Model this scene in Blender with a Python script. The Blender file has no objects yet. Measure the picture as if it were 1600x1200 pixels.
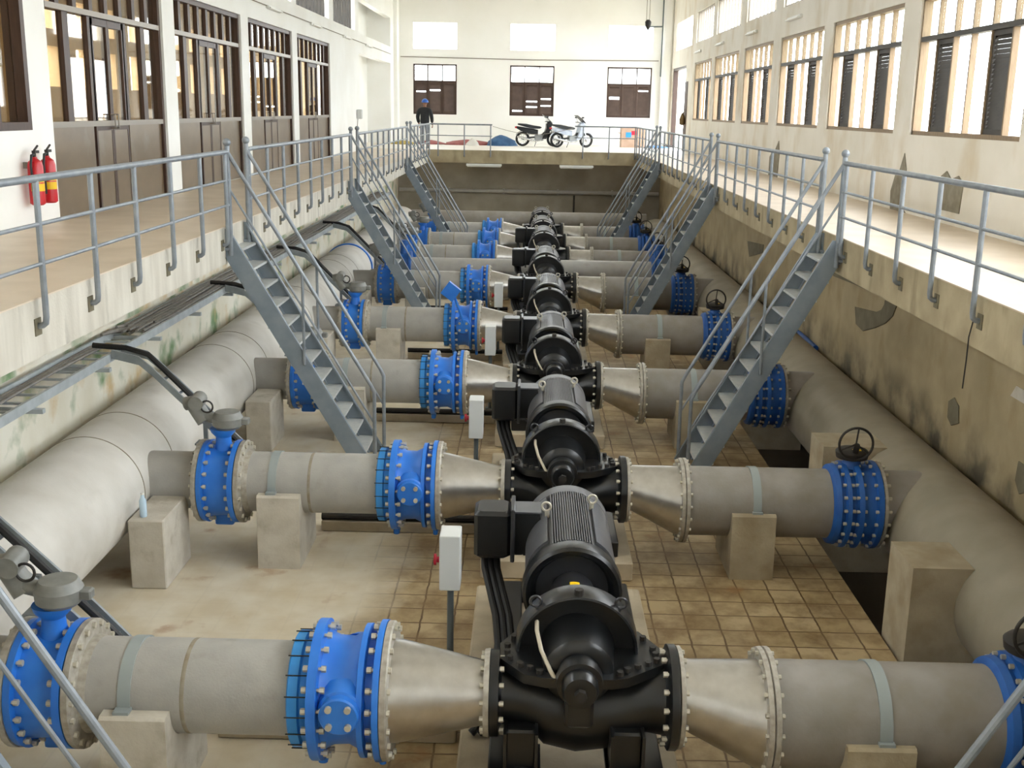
import bpy, math, random
from math import sin, cos, pi, radians, sqrt, atan2
from mathutils import Vector, Matrix
random.seed(7)
S = bpy.context.scene
COL = S.collection

# ------------------------------------------------------------------ materials
def lin(h):
    out = []
    for i in (0, 2, 4):
        c = int(h[i:i+2], 16)/255
        out.append(c/12.92 if c <= .04045 else ((c+.055)/1.055)**2.4)
    return (out[0], out[1], out[2], 1)

def mat(name, c1, c2=None, rough=.6, metal=0., scale=3., detail=6., lo=.35, hi=.65, bump=0., bscale=40., squash=None, spec=.5):
    m = bpy.data.materials.new(name); m.use_nodes = True
    nt = m.node_tree; b = nt.nodes['Principled BSDF']
    b.inputs['Roughness'].default_value = rough
    b.inputs['Metallic'].default_value = metal
    b.inputs['Specular IOR Level'].default_value = spec
    geo = nt.nodes.new('ShaderNodeNewGeometry')
    if c2:
        n = nt.nodes.new('ShaderNodeTexNoise'); n.inputs['Scale'].default_value = scale
        n.inputs['Detail'].default_value = detail
        vec = geo.outputs['Position']
        if squash:
            mp = nt.nodes.new('ShaderNodeMapping'); mp.inputs['Scale'].default_value = squash
            nt.links.new(vec, mp.inputs['Vector']); vec = mp.outputs['Vector']
        nt.links.new(vec, n.inputs['Vector'])
        r = nt.nodes.new('ShaderNodeValToRGB')
        r.color_ramp.elements[0].position = lo; r.color_ramp.elements[0].color = lin(c1)
        r.color_ramp.elements[1].position = hi; r.color_ramp.elements[1].color = lin(c2)
        nt.links.new(n.outputs['Fac'], r.inputs['Fac'])
        nt.links.new(r.outputs['Color'], b.inputs['Base Color'])
    else:
        b.inputs['Base Color'].default_value = lin(c1)
    if bump:
        n2 = nt.nodes.new('ShaderNodeTexNoise'); n2.inputs['Scale'].default_value = bscale
        nt.links.new(geo.outputs['Position'], n2.inputs['Vector'])
        bp = nt.nodes.new('ShaderNodeBump'); bp.inputs['Strength'].default_value = bump
        bp.inputs['Distance'].default_value = .01
        nt.links.new(n2.outputs['Fac'], bp.inputs['Height'])
        nt.links.new(bp.outputs['Normal'], b.inputs['Normal'])
    return m

def overlay(m, col, scale, lo, hi, squash=None, zlo=None, zhi=None):
    """a second, patchy colour (moss, rust, grime) over a material's own colour"""
    nt = m.node_tree; b = nt.nodes['Principled BSDF']
    src = b.inputs['Base Color']
    mix = nt.nodes.new('ShaderNodeMix'); mix.data_type = 'RGBA'
    if src.links: nt.links.new(src.links[0].from_socket, mix.inputs[6])
    else: mix.inputs[6].default_value = src.default_value
    mix.inputs[7].default_value = lin(col)
    geo = nt.nodes.new('ShaderNodeNewGeometry')
    mp = nt.nodes.new('ShaderNodeMapping')
    if squash: mp.inputs['Scale'].default_value = squash
    mp.inputs['Location'].default_value = (random.uniform(-9, 9), random.uniform(-9, 9), random.uniform(-9, 9))
    nt.links.new(geo.outputs['Position'], mp.inputs['Vector'])
    n = nt.nodes.new('ShaderNodeTexNoise'); n.inputs['Scale'].default_value = scale; n.inputs['Detail'].default_value = 8
    nt.links.new(mp.outputs['Vector'], n.inputs['Vector'])
    mr = nt.nodes.new('ShaderNodeMapRange'); mr.inputs[1].default_value = lo; mr.inputs[2].default_value = hi
    nt.links.new(n.outputs['Fac'], mr.inputs[0])
    fac = mr.outputs[0]
    if zlo is not None:
        sp = nt.nodes.new('ShaderNodeSeparateXYZ'); nt.links.new(geo.outputs['Position'], sp.inputs[0])
        m2 = nt.nodes.new('ShaderNodeMapRange'); m2.inputs[1].default_value = zlo; m2.inputs[2].default_value = zhi
        nt.links.new(sp.outputs[2], m2.inputs[0])
        mu = nt.nodes.new('ShaderNodeMath'); mu.operation = 'MULTIPLY'
        nt.links.new(fac, mu.inputs[0]); nt.links.new(m2.outputs[0], mu.inputs[1]); fac = mu.outputs[0]
    nt.links.new(fac, mix.inputs[0])
    nt.links.new(mix.outputs[2], src)
    return m

M = {}
M['pipe'] = mat('pipe_grey_paint', '9d9b96', 'a9a7a1', .4, .0, 5, lo=.3, hi=.7, bump=.15, bscale=60)
overlay(M['pipe'], '8c877d', 6, .6, .95)
M['pipe_tan'] = mat('pipe_dusty_paint', '88837a', '95908a', .5, 0, 4, bump=.12)  # darker tan for the right-hand and far cross pipes
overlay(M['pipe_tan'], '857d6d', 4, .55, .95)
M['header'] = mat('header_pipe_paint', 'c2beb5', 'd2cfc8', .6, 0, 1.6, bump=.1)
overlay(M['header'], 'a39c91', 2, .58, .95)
M['header_tan'] = mat('header_pipe_dusty', '88816f', '968d7b', .7, 0, 2.2, bump=.1)  # darker tan tone of the right header
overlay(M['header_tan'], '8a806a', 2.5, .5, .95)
M['stainless'] = mat('stainless_steel', 'cccac6', 'b6b3ae', .3, .95, 9, lo=.3, hi=.8, bump=.06, bscale=20)
M['flange'] = mat('galvanised_flange', 'b3aea3', '9b9588', .5, .35, 20)
M['blue'] = mat('blue_enamel', '2470d0', '2f7cd8', .38, 0, 6)
M['lightblue'] = mat('light_blue_enamel', '3593de', '3089d4', .45, 0, 6)
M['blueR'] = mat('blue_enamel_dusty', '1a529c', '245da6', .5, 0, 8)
M['bolt'] = mat('zinc_bolt', 'c2bdae', None, .4, .4)
M['black'] = mat('black_machine_paint', '0f1113', '17191b', .3, 0, 4, spec=.6)
M['blackgrey'] = mat('grey_black_motor_paint', '2a2b2e', '343538', .3, 0, 6)
M['motortop'] = mat('grey_motor_cover', '5e5f63', '535458', .33, 0, 6)
M['rubber'] = mat('black_rubber', '141415', None, .5)
M['trench'] = mat('wet_trench_floor', '3b342b', '4d4437', .35, 0, 1.5)  # dark, fairly smooth tone for the sunken floor strip
M['rail'] = mat('grey_blue_railing_paint', '7f868d', '90969b', .42, .25, 9)
M['stair'] = mat('grey_blue_stair_paint', '78838d', '858f97', .5, .1, 5)
M['tread'] = mat('stair_tread_plate', 'b4b9ba', 'c2c4c2', .55, .1, 12)
M['concrete'] = mat('support_concrete', 'b7b0a2', 'c6c0b3', .85, 0, 5, bump=.25)
overlay(M['concrete'], '978d79', 4, .55, .8)
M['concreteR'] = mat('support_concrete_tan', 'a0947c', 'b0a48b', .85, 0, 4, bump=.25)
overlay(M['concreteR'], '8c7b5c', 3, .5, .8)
M['plinth'] = mat('plinth_concrete', 'a89b84', 'b9ac94', .8, 0, 4, bump=.2)
M['fascia'] = mat('whitewashed_concrete', 'd2cdc0', 'bdb7a9', .85, 0, 3, bump=.2, squash=(1, 1.6, .35))
overlay(M['fascia'], '8f8a7c', 4, .6, .8, squash=(1, 1.2, .25))
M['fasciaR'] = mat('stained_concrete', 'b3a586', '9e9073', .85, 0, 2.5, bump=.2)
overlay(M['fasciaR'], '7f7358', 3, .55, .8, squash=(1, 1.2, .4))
M['pitL'] = mat('pit_wall_whitewash', 'dcd8ca', 'cfc8b4', .85, 0, 1.5, bump=.15)
overlay(M['pitL'], '6f8a63', 1.5, .54, .68)
overlay(M['pitL'], 'c4a878', 2.2, .56, .75)
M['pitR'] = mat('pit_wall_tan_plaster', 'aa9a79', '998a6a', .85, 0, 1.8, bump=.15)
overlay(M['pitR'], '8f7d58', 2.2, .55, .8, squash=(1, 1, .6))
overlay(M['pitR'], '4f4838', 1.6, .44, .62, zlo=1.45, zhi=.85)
M['pitB'] = mat('pit_back_wall', 'a09a8c', '8a8476', .85, 0, 1.2)
M['wall'] = mat('upper_wall_offwhite', 'f3f3ef', 'edece6', .9, 0, .8)
M['wallR'] = mat('upper_wall_stained', 'e6e1d6', 'dcd6c8', .9, 0, .9)  # yellowed by grime, and by backlight put into the colour
overlay(M['wallR'], 'c4b18e', 1.3, .5, .85, squash=(1, 1, .6))
M['wallB'] = mat('back_wall_offwhite', 'f5f4f0', 'f0efe9', .9, 0, .6)
M['annex'] = mat('annex_wall_tan', 'cab391', 'bda683', .9, 0, 1.)  # for the added room that imitates reflections in the door glass
M['annexfloor'] = mat('annex_floor_pale', 'd8ccb8', 'cec0a8', .6, 0, 2)
M['ceil'] = mat('ceiling_sheet', 'e2e1dd', None, .8)
M['walk'] = mat('walkway_floor', 'd3c3ad', 'c7b69f', .42, 0, 2.2, spec=.5)
M['walkback'] = mat('walkway_floor_pale', 'e2dcd0', 'd8d0c2', .4, 0, 2.)  # paler copy of the walkway floor, bright light put into its colour
M['wood'] = mat('dark_brown_timber', '38241b', '452e23', .45, 0, 6, squash=(8, 8, 1))
M['woodtan'] = mat('tan_timber', '7f6a50', '8d775b', .55, 0, 6, squash=(8, 8, 1))
M['panel'] = mat('brown_door_panel', '685844', '76644e', .28, 0, 1.6, squash=(1, 1, 2))
overlay(M['panel'], '786d5e', 2, .56, .7)
M['louvre'] = mat('dark_louvre_paint', '4d3c33', '57463b', .6, 0, 5)
M['louvreR'] = mat('charcoal_louvre_paint', '3a3632', '45403a', .6, 0, 5)
M['trimmetal'] = mat('transom_rail', '8b8378', None, .4, .3)
M['stain'] = mat('damp_cement', '77705c', '6a634f', .95, 0, 6)  # painted shade of the wall holes; also the railing anchor plates
M['stain2'] = mat('bare_cement_patch', '8e8878', '7c7462', .95, 0, 7)
M['red'] = mat('red_cylinder_paint', 'c01822', None, .3)
M['yellow'] = mat('yellow_label', 'eec416', None, .5)
M['white'] = mat('white_paint', 'e6e6e2', None, .5)
M['boxgrey'] = mat('control_box_grey', 'c9cbc8', None, .45)
M['postgrey'] = mat('post_grey', '5d6668', None, .5)
M['redbutton'] = mat('red_button', 'c0203a', None, .4)
M['actuator'] = mat('actuator_grey', '8b8c88', '7a7b78', .5, .15, 9)
M['gearbox'] = mat('gearbox_black', '201e1c', '2c2823', .6, 0, 12)
M['tray'] = mat('cable_tray_steel', 'b3babd', 'a2a9ac', .5, .3, 7)
M['traydark'] = mat('branch_tray_steel', '8f9699', '80878a', .5, .3, 7)
M['cable'] = mat('grey_cable', '6a6762', '7d7972', .6, 0, 10)
M['seam'] = mat('weld_seam', '97917f', '857a66', .6, 0, 14)
M['strap'] = mat('strap_grey', '9aa3a3', None, .5, .2)
M['tube'] = mat('flush_tube', 'b9b09c', None, .35)
M['cloth_red'] = mat('red_tarpaulin', '9a5a55', '8a4a48', .8, 0, 5)
M['cloth_blue'] = mat('blue_tarpaulin', '3f6a94', '2f5680', .7, 0, 5)
M['cloth_white'] = mat('white_bundle', 'dcdad4', None, .8)
M['cloth_yellow'] = mat('yellow_cloth', 'b09a4a', None, .8)
M['card'] = mat('carton_board', 'b59a86', 'a98d78', .85, 0, 4)
M['skin'] = mat('skin', '8a5f47', None, .55)
M['jacket'] = mat('dark_jacket', '1e2124', '282b2e', .8, 0, 20)
M['trouser'] = mat('grey_trousers', '7d8287', '70757a', .85, 0, 20)
M['helmet'] = mat('blue_helmet', '2f66c0', None, .3)
M['tyre'] = mat('tyre_rubber', '1a1a1a', None, .7)
M['chrome'] = mat('chrome', 'd0d2d4', None, .2, .9)
M['bikeblack'] = mat('motorbike_black', '22262a', None, .3)
M['bikegrey'] = mat('motorbike_silver', 'a8adb0', None, .3, .3)
M['bikeblue'] = mat('motorbike_white_blue', 'ced6e2', 'b6c2d6', .3, 0, 8)
M['hose'] = mat('rope_grey', '8d8478', None, .8)
M['ground'] = mat('outside_ground', 'a8a294', 'b4ae9e', .9, 0, .3)
M['bag'] = mat('brown_bag', '6b5636', '7a6440', .8, 0, 12)
M['bottle'] = mat('clear_plastic', 'bcd3e4', None, .15)

# lamps of the room (switched off tubes)
M['lamp'] = mat('fluorescent_tube_white', 'f2f2ec', None, .4)

def glass(name, tint, r0, r1):
    """thin clear pane: transparent, more mirror-like towards grazing view"""
    m = bpy.data.materials.new(name); m.use_nodes = True
    nt = m.node_tree; nt.nodes.clear()
    o = nt.nodes.new('ShaderNodeOutputMaterial')
    t = nt.nodes.new('ShaderNodeBsdfTransparent'); t.inputs[0].default_value = lin(tint)
    g = nt.nodes.new('ShaderNodeBsdfGlossy'); g.inputs['Roughness'].default_value = .03
    f = nt.nodes.new('ShaderNodeLayerWeight'); f.inputs[0].default_value = .5
    p = nt.nodes.new('ShaderNodeMath'); p.operation = 'POWER'; p.inputs[1].default_value = 4
    q = nt.nodes.new('ShaderNodeMapRange'); q.inputs[3].default_value = r0; q.inputs[4].default_value = r1
    x = nt.nodes.new('ShaderNodeMixShader')
    nt.links.new(f.outputs['Facing'], p.inputs[0]); nt.links.new(p.outputs[0], q.inputs[0])
    nt.links.new(q.outputs[0], x.inputs[0]); nt.links.new(t.outputs[0], x.inputs[1]); nt.links.new(g.outputs[0], x.inputs[2])
    nt.links.new(x.outputs[0], o.inputs[0])
    return m
M['glass'] = glass('window_glass', 'fafcfa', .03, .25)
M['doorglass'] = glass('door_glass', 'efe8da', .06, .8)

def floor_mat():
    m = bpy.data.materials.new('pit_floor_tiles'); m.use_nodes = True
    nt = m.node_tree; L = nt.links.new; b = nt.nodes['Principled BSDF']
    geo = nt.nodes.new('ShaderNodeNewGeometry')
    br = nt.nodes.new('ShaderNodeTexBrick'); br.offset = 0; br.squash = 1
    br.inputs['Scale'].default_value = 1
    br.inputs['Brick Width'].default_value = .30; br.inputs['Row Height'].default_value = .30
    br.inputs['Mortar Size'].default_value = .012; br.inputs['Mortar Smooth'].default_value = .6
    br.inputs['Color1'].default_value = lin('bfab86'); br.inputs['Color2'].default_value = lin('ad9870')
    br.inputs['Mortar'].default_value = lin('5e4628'); br.inputs['Bias'].default_value = .1
    dn0 = nt.nodes.new('ShaderNodeTexNoise'); dn0.inputs['Scale'].default_value = 6; L(geo.outputs['Position'], dn0.inputs['Vector'])
    vm = nt.nodes.new('ShaderNodeVectorMath'); vm.operation = 'SCALE'; vm.inputs[3].default_value = .025; L(dn0.outputs['Color'], vm.inputs[0])
    va = nt.nodes.new('ShaderNodeVectorMath'); va.operation = 'ADD'; L(geo.outputs['Position'], va.inputs[0]); L(vm.outputs[0], va.inputs[1])
    L(va.outputs[0], br.inputs['Vector'])
    # brown stains
    n = nt.nodes.new('ShaderNodeTexNoise'); n.inputs['Scale'].default_value = 2.2; n.inputs['Detail'].default_value = 9; n.inputs['Roughness'].default_value = .65
    L(geo.outputs['Position'], n.inputs['Vector'])
    r = nt.nodes.new('ShaderNodeMapRange'); r.inputs[1].default_value = .40; r.inputs[2].default_value = .64; r.inputs[4].default_value = .9
    L(n.outputs['Fac'], r.inputs[0])
    m1 = nt.nodes.new('ShaderNodeMix'); m1.data_type = 'RGBA'; m1.inputs[7].default_value = lin('7d6440')
    L(r.outputs[0], m1.inputs[0]); L(br.outputs['Color'], m1.inputs[6])
    # light dusty film on the discharge side hiding the joints
    n2 = nt.nodes.new('ShaderNodeTexNoise'); n2.inputs['Scale'].default_value = .8; n2.inputs['Detail'].default_value = 6
    L(geo.outputs['Position'], n2.inputs['Vector'])
    sp = nt.nodes.new('ShaderNodeSeparateXYZ'); L(geo.outputs['Position'], sp.inputs[0])
    mr = nt.nodes.new('ShaderNodeMapRange'); mr.inputs[1].default_value = -.5; mr.inputs[2].default_value = -2.; mr.inputs[3].default_value = -.35; mr.inputs[4].default_value = .5
    L(sp.outputs[0], mr.inputs[0])
    ad = nt.nodes.new('ShaderNodeMath'); ad.operation = 'ADD'; L(mr.outputs[0], ad.inputs[0]); L(n2.outputs['Fac'], ad.inputs[1])
    m3 = nt.nodes.new('ShaderNodeMapRange'); m3.inputs[1].default_value = .45; m3.inputs[2].default_value = .75; m3.inputs[4].default_value = .92
    L(ad.outputs[0], m3.inputs[0])
    dn = nt.nodes.new('ShaderNodeTexNoise'); dn.inputs['Scale'].default_value = 2.6; dn.inputs['Detail'].default_value = 8
    L(geo.outputs['Position'], dn.inputs['Vector'])
    dr = nt.nodes.new('ShaderNodeValToRGB'); dr.color_ramp.elements[0].position = .35; dr.color_ramp.elements[0].color = lin('cdc0a6')
    dr.color_ramp.elements[1].position = .66; dr.color_ramp.elements[1].color = lin('ddd5c3')
    L(dn.outputs['Fac'], dr.inputs[0])
    m2 = nt.nodes.new('ShaderNodeMix'); m2.data_type = 'RGBA'
    L(m3.outputs[0], m2.inputs[0]); L(m1.outputs[2], m2.inputs[6]); L(dr.outputs[0], m2.inputs[7])
    # rust orange spots
    n4 = nt.nodes.new('ShaderNodeTexNoise'); n4.inputs['Scale'].default_value = 1.7; n4.inputs['Detail'].default_value = 5
    L(geo.outputs['Position'], n4.inputs['Vector'])
    r4 = nt.nodes.new('ShaderNodeMapRange'); r4.inputs[1].default_value = .63; r4.inputs[2].default_value = .74; r4.inputs[4].default_value = .75
    L(n4.outputs['Fac'], r4.inputs[0])
    m4 = nt.nodes.new('ShaderNodeMix'); m4.data_type = 'RGBA'; m4.inputs[7].default_value = lin('96602c')
    L(r4.outputs[0], m4.inputs[0]); L(m2.outputs[2], m4.inputs[6])
    L(m4.outputs[2], b.inputs['Base Color']); b.inputs['Roughness'].default_value = .5
    return m
M['floor'] = floor_mat()

# ------------------------------------------------------------------ mesh builder
class MB:
    def __init__(s): s.v = []; s.f = []
    def box(s, x0, x1, y0, y1, z0, z1, b=0):
        if b:
            # box with chamfered edges along all three axes: loft of octagon-like rings
            n = len(s.v)
            for z, i in ((z0, b), (z0+b, 0), (z1-b, 0), (z1, b)):
                for x, y in ((x0+b+i, y0+i), (x1-b-i, y0+i), (x1-i, y0+b+i), (x1-i, y1-b-i), (x1-b-i, y1-i), (x0+b+i, y1-i), (x0+i, y1-b-i), (x0+i, y0+b+i)):
                    s.v.append((x, y, z))
            for k in range(3):
                for j in range(8):
                    a = n+k*8; s.f.append((a+j, a+(j+1) % 8, a+8+(j+1) % 8, a+8+j))
            s.f.append(tuple(n+j for j in range(7, -1, -1))); s.f.append(tuple(n+24+j for j in range(8)))
            return s
        n = len(s.v)
        s.v += [(x0, y0, z0), (x1, y0, z0), (x1, y1, z0), (x0, y1, z0), (x0, y0, z1), (x1, y0, z1), (x1, y1, z1), (x0, y1, z1)]
        s.f += [tuple(n+i for i in q) for q in ((3, 2, 1, 0), (4, 5, 6, 7), (0, 1, 5, 4), (1, 2, 6, 5), (2, 3, 7, 6), (3, 0, 4, 7))]
        return s
    def loft(s, rings, cap0=True, cap1=True, closed=False):
        """rings: lists of equal length"""
        n = len(s.v); k = len(rings[0])
        for r in rings: s.v += [tuple(p) for p in r]
        N = len(rings)
        for i in range(N if closed else N-1):
            a = n+i*k; c = n+((i+1) % N)*k
            for j in range(k): s.f.append((a+j, a+(j+1) % k, c+(j+1) % k, c+j))
        if not closed:
            if cap0: s.f.append(tuple(n+j for j in range(k-1, -1, -1)))
            if cap1: s.f.append(tuple(n+(N-1)*k+j for j in range(k)))
        return s
    def lathe(s, c, axis, prof, seg=32, a0=0., a1=None):
        """c: origin, axis 'x','y','z'; prof [(t, r)]"""
        rings = []
        for t, r in prof:
            ring = []
            for j in range(seg):
                a = 2*pi*j/seg
                u, w = r*cos(a), r*sin(a)
                if axis == 'x': ring.append((c[0]+t, c[1]+u, c[2]+w))
                elif axis == 'y': ring.append((c[0]-u, c[1]+t, c[2]+w))
                else: ring.append((c[0]+u, c[1]+w, c[2]+t))
            rings.append(ring)
        return s.loft(rings)
    def cyl(s, p0, p1, r0, r1=None, seg=16):
        r1 = r0 if r1 is None else r1
        p0 = Vector(p0); p1 = Vector(p1); d = (p1-p0).normalized()
        u = d.orthogonal().normalized(); w = d.cross(u)
        return s.loft([[p+u*r*cos(2*pi*j/seg)+w*r*sin(2*pi*j/seg) for j in range(seg)] for p, r in ((p0, r0), (p1, r1))])
    def tube(s, pts, r, seg=8, closed=False):
        pts = [Vector(p) for p in pts]; n = len(pts); rings = []
        prev = None
        for i, p in enumerate(pts):
            if closed: d = (pts[(i+1) % n]-pts[i-1]).normalized()
            elif i == 0: d = (pts[1]-p).normalized()
            elif i == n-1: d = (p-pts[-2]).normalized()
            else: d = ((pts[i+1]-p).normalized()+(p-pts[i-1]).normalized()).normalized()
            if prev is None: u = d.orthogonal().normalized()
            else:
                u = prev-d*prev.dot(d); u.normalize()
            prev = u; w = d.cross(u)
            rr = r[i] if isinstance(r, (list, tuple)) else r
            rings.append([p+u*rr*cos(2*pi*j/seg)+w*rr*sin(2*pi*j/seg) for j in range(seg)])
        return s.loft(rings, closed=closed)
    def torus(s, c, axis, R, r, seg=32, ts=8):
        pts = []
        for j in range(seg):
            a = 2*pi*j/seg; u, w = R*cos(a), R*sin(a)
            pts.append({'x': (c[0], c[1]+u, c[2]+w), 'y': (c[0]+u, c[1], c[2]+w), 'z': (c[0]+u, c[1]+w, c[2])}[axis])
        return s.tube(pts, r, ts, closed=True)
    def prism(s, poly, axis, lo, hi):
        def P(a, b, t): return {'x': (t, a, b), 'y': (a, t, b), 'z': (a, b, t)}[axis]
        return s.loft([[P(a, b, lo) for a, b in poly], [P(a, b, hi) for a, b in poly]])
    def ball(s, c, r, seg=16, sz=1., n=8):
        return s.lathe(c, 'z', [(-r*sz*cos(pi*i/n), max(r*sin(pi*i/n), r*.01)) for i in range(n+1)], seg)
    def mesh(s, name, o=(0, 0, 0), angle=35):
        me = bpy.data.meshes.new(name)
        me.from_pydata([(x-o[0], y-o[1], z-o[2]) for x, y, z in s.v], [], s.f)
        import bmesh
        bm = bmesh.new(); bm.from_mesh(me); bmesh.ops.recalc_face_normals(bm, faces=bm.faces); bm.to_mesh(me); bm.free()
        me.polygons.foreach_set('use_smooth', [True]*len(me.polygons))
        try: me.set_sharp_from_angle(angle=radians(angle))
        except Exception: pass
        return me

CACHE = {}
ORG = {}
def thing(name, label, cat, anchor=(0, 0, 0), off=(0, 0, 0), group=None, kind=None):
    o = bpy.data.objects.new(name, None); COL.objects.link(o)
    o.empty_display_size = .1
    o.location = tuple(anchor[i]+off[i] for i in range(3)); ORG[o] = anchor
    if label: o['label'] = label
    if cat: o['category'] = cat
    if group: o['group'] = group
    if kind: o['kind'] = kind
    return o
def getmesh(name, fn, m, anchor, key, angle=35):
    if key and (name, key) in CACHE: return CACHE[(name, key)]
    b = MB(); fn(b); me = b.mesh(name, anchor, angle)
    me.materials.append(M[m])
    if key: CACHE[(name, key)] = me
    return me
def part(parent, name, fn, m, key=None, label=None, kind=None, angle=35):
    own = parent.name.split('.')[0]+('/'+parent.parent.name.split('.')[0] if parent.parent else '')
    o = bpy.data.objects.new(name, getmesh(name, fn, m, ORG[parent], (own, m, key) if key else None, angle)); COL.objects.link(o)
    o.parent = parent; ORG[o] = ORG[parent]
    if label: o['label'] = label
    if kind: o['kind'] = kind
    return o
def single(name, label, cat, fn, m, anchor=(0, 0, 0), off=(0, 0, 0), key=None, group=None, kind=None, angle=35):
    o = bpy.data.objects.new(name, getmesh(name, fn, m, anchor, key, angle)); COL.objects.link(o)
    o.location = tuple(anchor[i]+off[i] for i in range(3)); ORG[o] = anchor
    if label: o['label'] = label
    if cat: o['category'] = cat
    if group: o['group'] = group
    if kind: o['kind'] = kind
    return o
def struct(name, fn, m, key=None): return single(name, None, None, fn, m, kind='structure', key=key)

def bolts(parent, specs, individual, n=20, r=.017, m='bolt'):
    """specs: (x0, x1, yc, zc, R); bolts parallel to X, each a part of its own"""
    if not individual: return
    for x0, x1, yc, zc, R in specs:
        for j in range(n):
            a = 2*pi*(j+.5)/n
            key = ('bolt', round(x1-x0, 4), r)
            if key not in CACHE:
                b = MB(); L = x1-x0
                b.loft([[(x, q*cos(k*pi/3), q*sin(k*pi/3)) for k in range(6)] for x, q in ((0, r*1.25), (.03, r*1.25), (.031, r*.7), (L-.031, r*.7), (L-.03, r*1.25), (L, r*1.25))])
                me = b.mesh('bolt'); me.materials.append(M[m]); CACHE[key] = me
            o = bpy.data.objects.new('bolt', CACHE[key]); COL.objects.link(o); o.parent = parent
            g = ORG[parent]
            o.location = (x0-g[0], yc+R*cos(a)-g[1], zc+R*sin(a)-g[2])
            ORG[o] = g

# ------------------------------------------------------------------ setting
FZ = 3.06          # walkway floor
XL, XR = -3.67, 3.75
WL, WR = -5.75, 5.70
YB = 48.7          # back wall
Y0 = -4.0          # behind the camera
ZT = 9.1
struct('floor', lambda b: b.box(-4.9, 3.2, Y0, 42, -.44, 0), 'floor')
struct('floor_trench', lambda b: b.box(3.2, 4.75, Y0, 42, -.75, -.45), 'trench')
struct('wall_pit_left', lambda b: (b.box(-5.3, -4.9, Y0, 42, -.3, 2.62), b.box(-4.9, -4.76, Y0, 40, 2.0, 2.08)), 'pitL')
struct('wall_pit_back', lambda b: b.box(-5.3, 5.15, 42, 42.3, -.75, 2.62), 'pitB')
wr = thing('wall_pit_right', None, None, kind='structure')
part(wr, 'plaster_face', lambda b: b.box(4.75, 5.15, Y0, 42, -.75, 2.62), 'pitR')
def patchx(poly, x, t=.012):
    return lambda b: b.prism(poly, 'x', x-t, x+.01)
part(wr, 'damp_stain', patchx([(16.2, 1.80), (16.08, 1.57), (15.72, 1.535), (15.2, 1.68), (14.75, 1.83), (14.5, 1.97), (14.38, 2.13), (14.86, 2.17), (14.88, 2.06), (14.98, 1.97), (15.2, 1.9)], 4.75), 'stain')  # dark plate standing in for the shadow inside a wall hole
part(wr, 'damp_stain', patchx([(15.2, 2.2), (15.3, 2.13), (16.3, 2.11), (17.5, 2.06), (17.6, 2.17)], 4.75), 'stain')  # dark strip painting the shade of a wall slot
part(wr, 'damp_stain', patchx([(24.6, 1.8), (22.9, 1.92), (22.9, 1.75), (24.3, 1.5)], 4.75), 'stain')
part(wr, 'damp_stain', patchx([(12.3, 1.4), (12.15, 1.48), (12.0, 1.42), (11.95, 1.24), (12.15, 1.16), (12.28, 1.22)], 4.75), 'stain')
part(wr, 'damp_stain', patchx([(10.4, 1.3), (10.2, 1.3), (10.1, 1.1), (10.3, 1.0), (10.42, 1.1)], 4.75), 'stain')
part(wr, 'pale_patch', patchx([(10.75, 1.86), (10.65, 1.98), (9.9, 1.98), (9.9, 1.86)], 4.75), 'concrete')
# walkway slabs and their edge beams
struct('floor_walkway_left', lambda b: b.box(-5.75, XL-.28, Y0, YB, 2.8, FZ), 'walk')
struct('floor_walkway_right', lambda b: b.box(XR+.28, 5.7, Y0, YB, 2.8, FZ), 'walk')
struct('floor_walkway_back', lambda b: b.box(XL-.28, XR+.28, 40.78, YB, 2.8, FZ), 'walk')
struct('trim_1', lambda b: b.box(XL-.28, XL, Y0, 40.5, 2.62, FZ), 'fascia')
struct('trim_2', lambda b: b.box(XR, XR+.28, Y0, 40.5, 2.62, FZ), 'fasciaR')
struct('trim_3', lambda b: b.box(XL-.28, XR+.28, 40.5, 40.78, 2.62, FZ), 'fasciaR')
struct('floor_tiles_left', lambda b: b.box(-5.75, XL+.01, Y0, 40.49, FZ, FZ+.012), 'walk')
struct('floor_tiles_right', lambda b: b.box(XR-.01, 5.7, Y0, 40.49, FZ, FZ+.012), 'walk')
struct('floor_tiles_back', lambda b: b.box(-6.7, 5.7, 40.49, YB, FZ, FZ+.012), 'walkback')
struct('floor_recess', lambda b: b.box(-6.7, -5.75, 38.2, YB, 2.8, FZ), 'walk')
FT = FZ+.012

def wall_cells(b, plane, t0, t1, y0, y1, z0, z1, holes):
    ys = sorted({y0, y1} | {h[0] for h in holes} | {h[1] for h in holes})
    for a, c in zip(ys, ys[1:]):
        if a < y0 or c > y1: continue
        cov = sorted((h[2], h[3]) for h in holes if h[0] <= a and h[1] >= c)
        z = z0
        for lo, hi in cov+[(z1, z1)]:
            if lo > z:
                if plane == 'x': b.box(t0, t1, a, c, z, lo)
                else: b.box(a, c, t0, t1, z, lo)
            z = max(z, hi)
SILL, HEAD, USILL, UHEAD = 4.23, 6.2, 6.86, 7.9
RB = [(13.55, 17.5), (18.3, 22.5), (23.2, 27.15), (28.0, 31.75), (32.6, 36.85), (37.5, 41.3)]
RBe = [(8.75, 12.75), (3.9, 7.9), (-.9, 3.1)]          # bays beside and behind the camera: plain openings
LB = [(13.75, 18.1), (18.7, 22.95), (23.55, 27.8), (28.4, 32.9)]
LBe = [(8.9, 13.15), (4., 8.3), (-.8, 3.4)]
rh = []
for y0, y1 in RB+RBe: rh += [(y0, y1, SILL, HEAD), (y0, y1, USILL, UHEAD)]
rh += [(43.6, 47.6, FT, HEAD), (42.4, 46.9, USILL, UHEAD)]
wru = thing('wall_right', None, None, kind='structure')
part(wru, 'masonry', lambda b: wall_cells(b, 'x', WR, WR+.24, Y0, YB, 2.8, ZT, rh), 'wallR')
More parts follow.
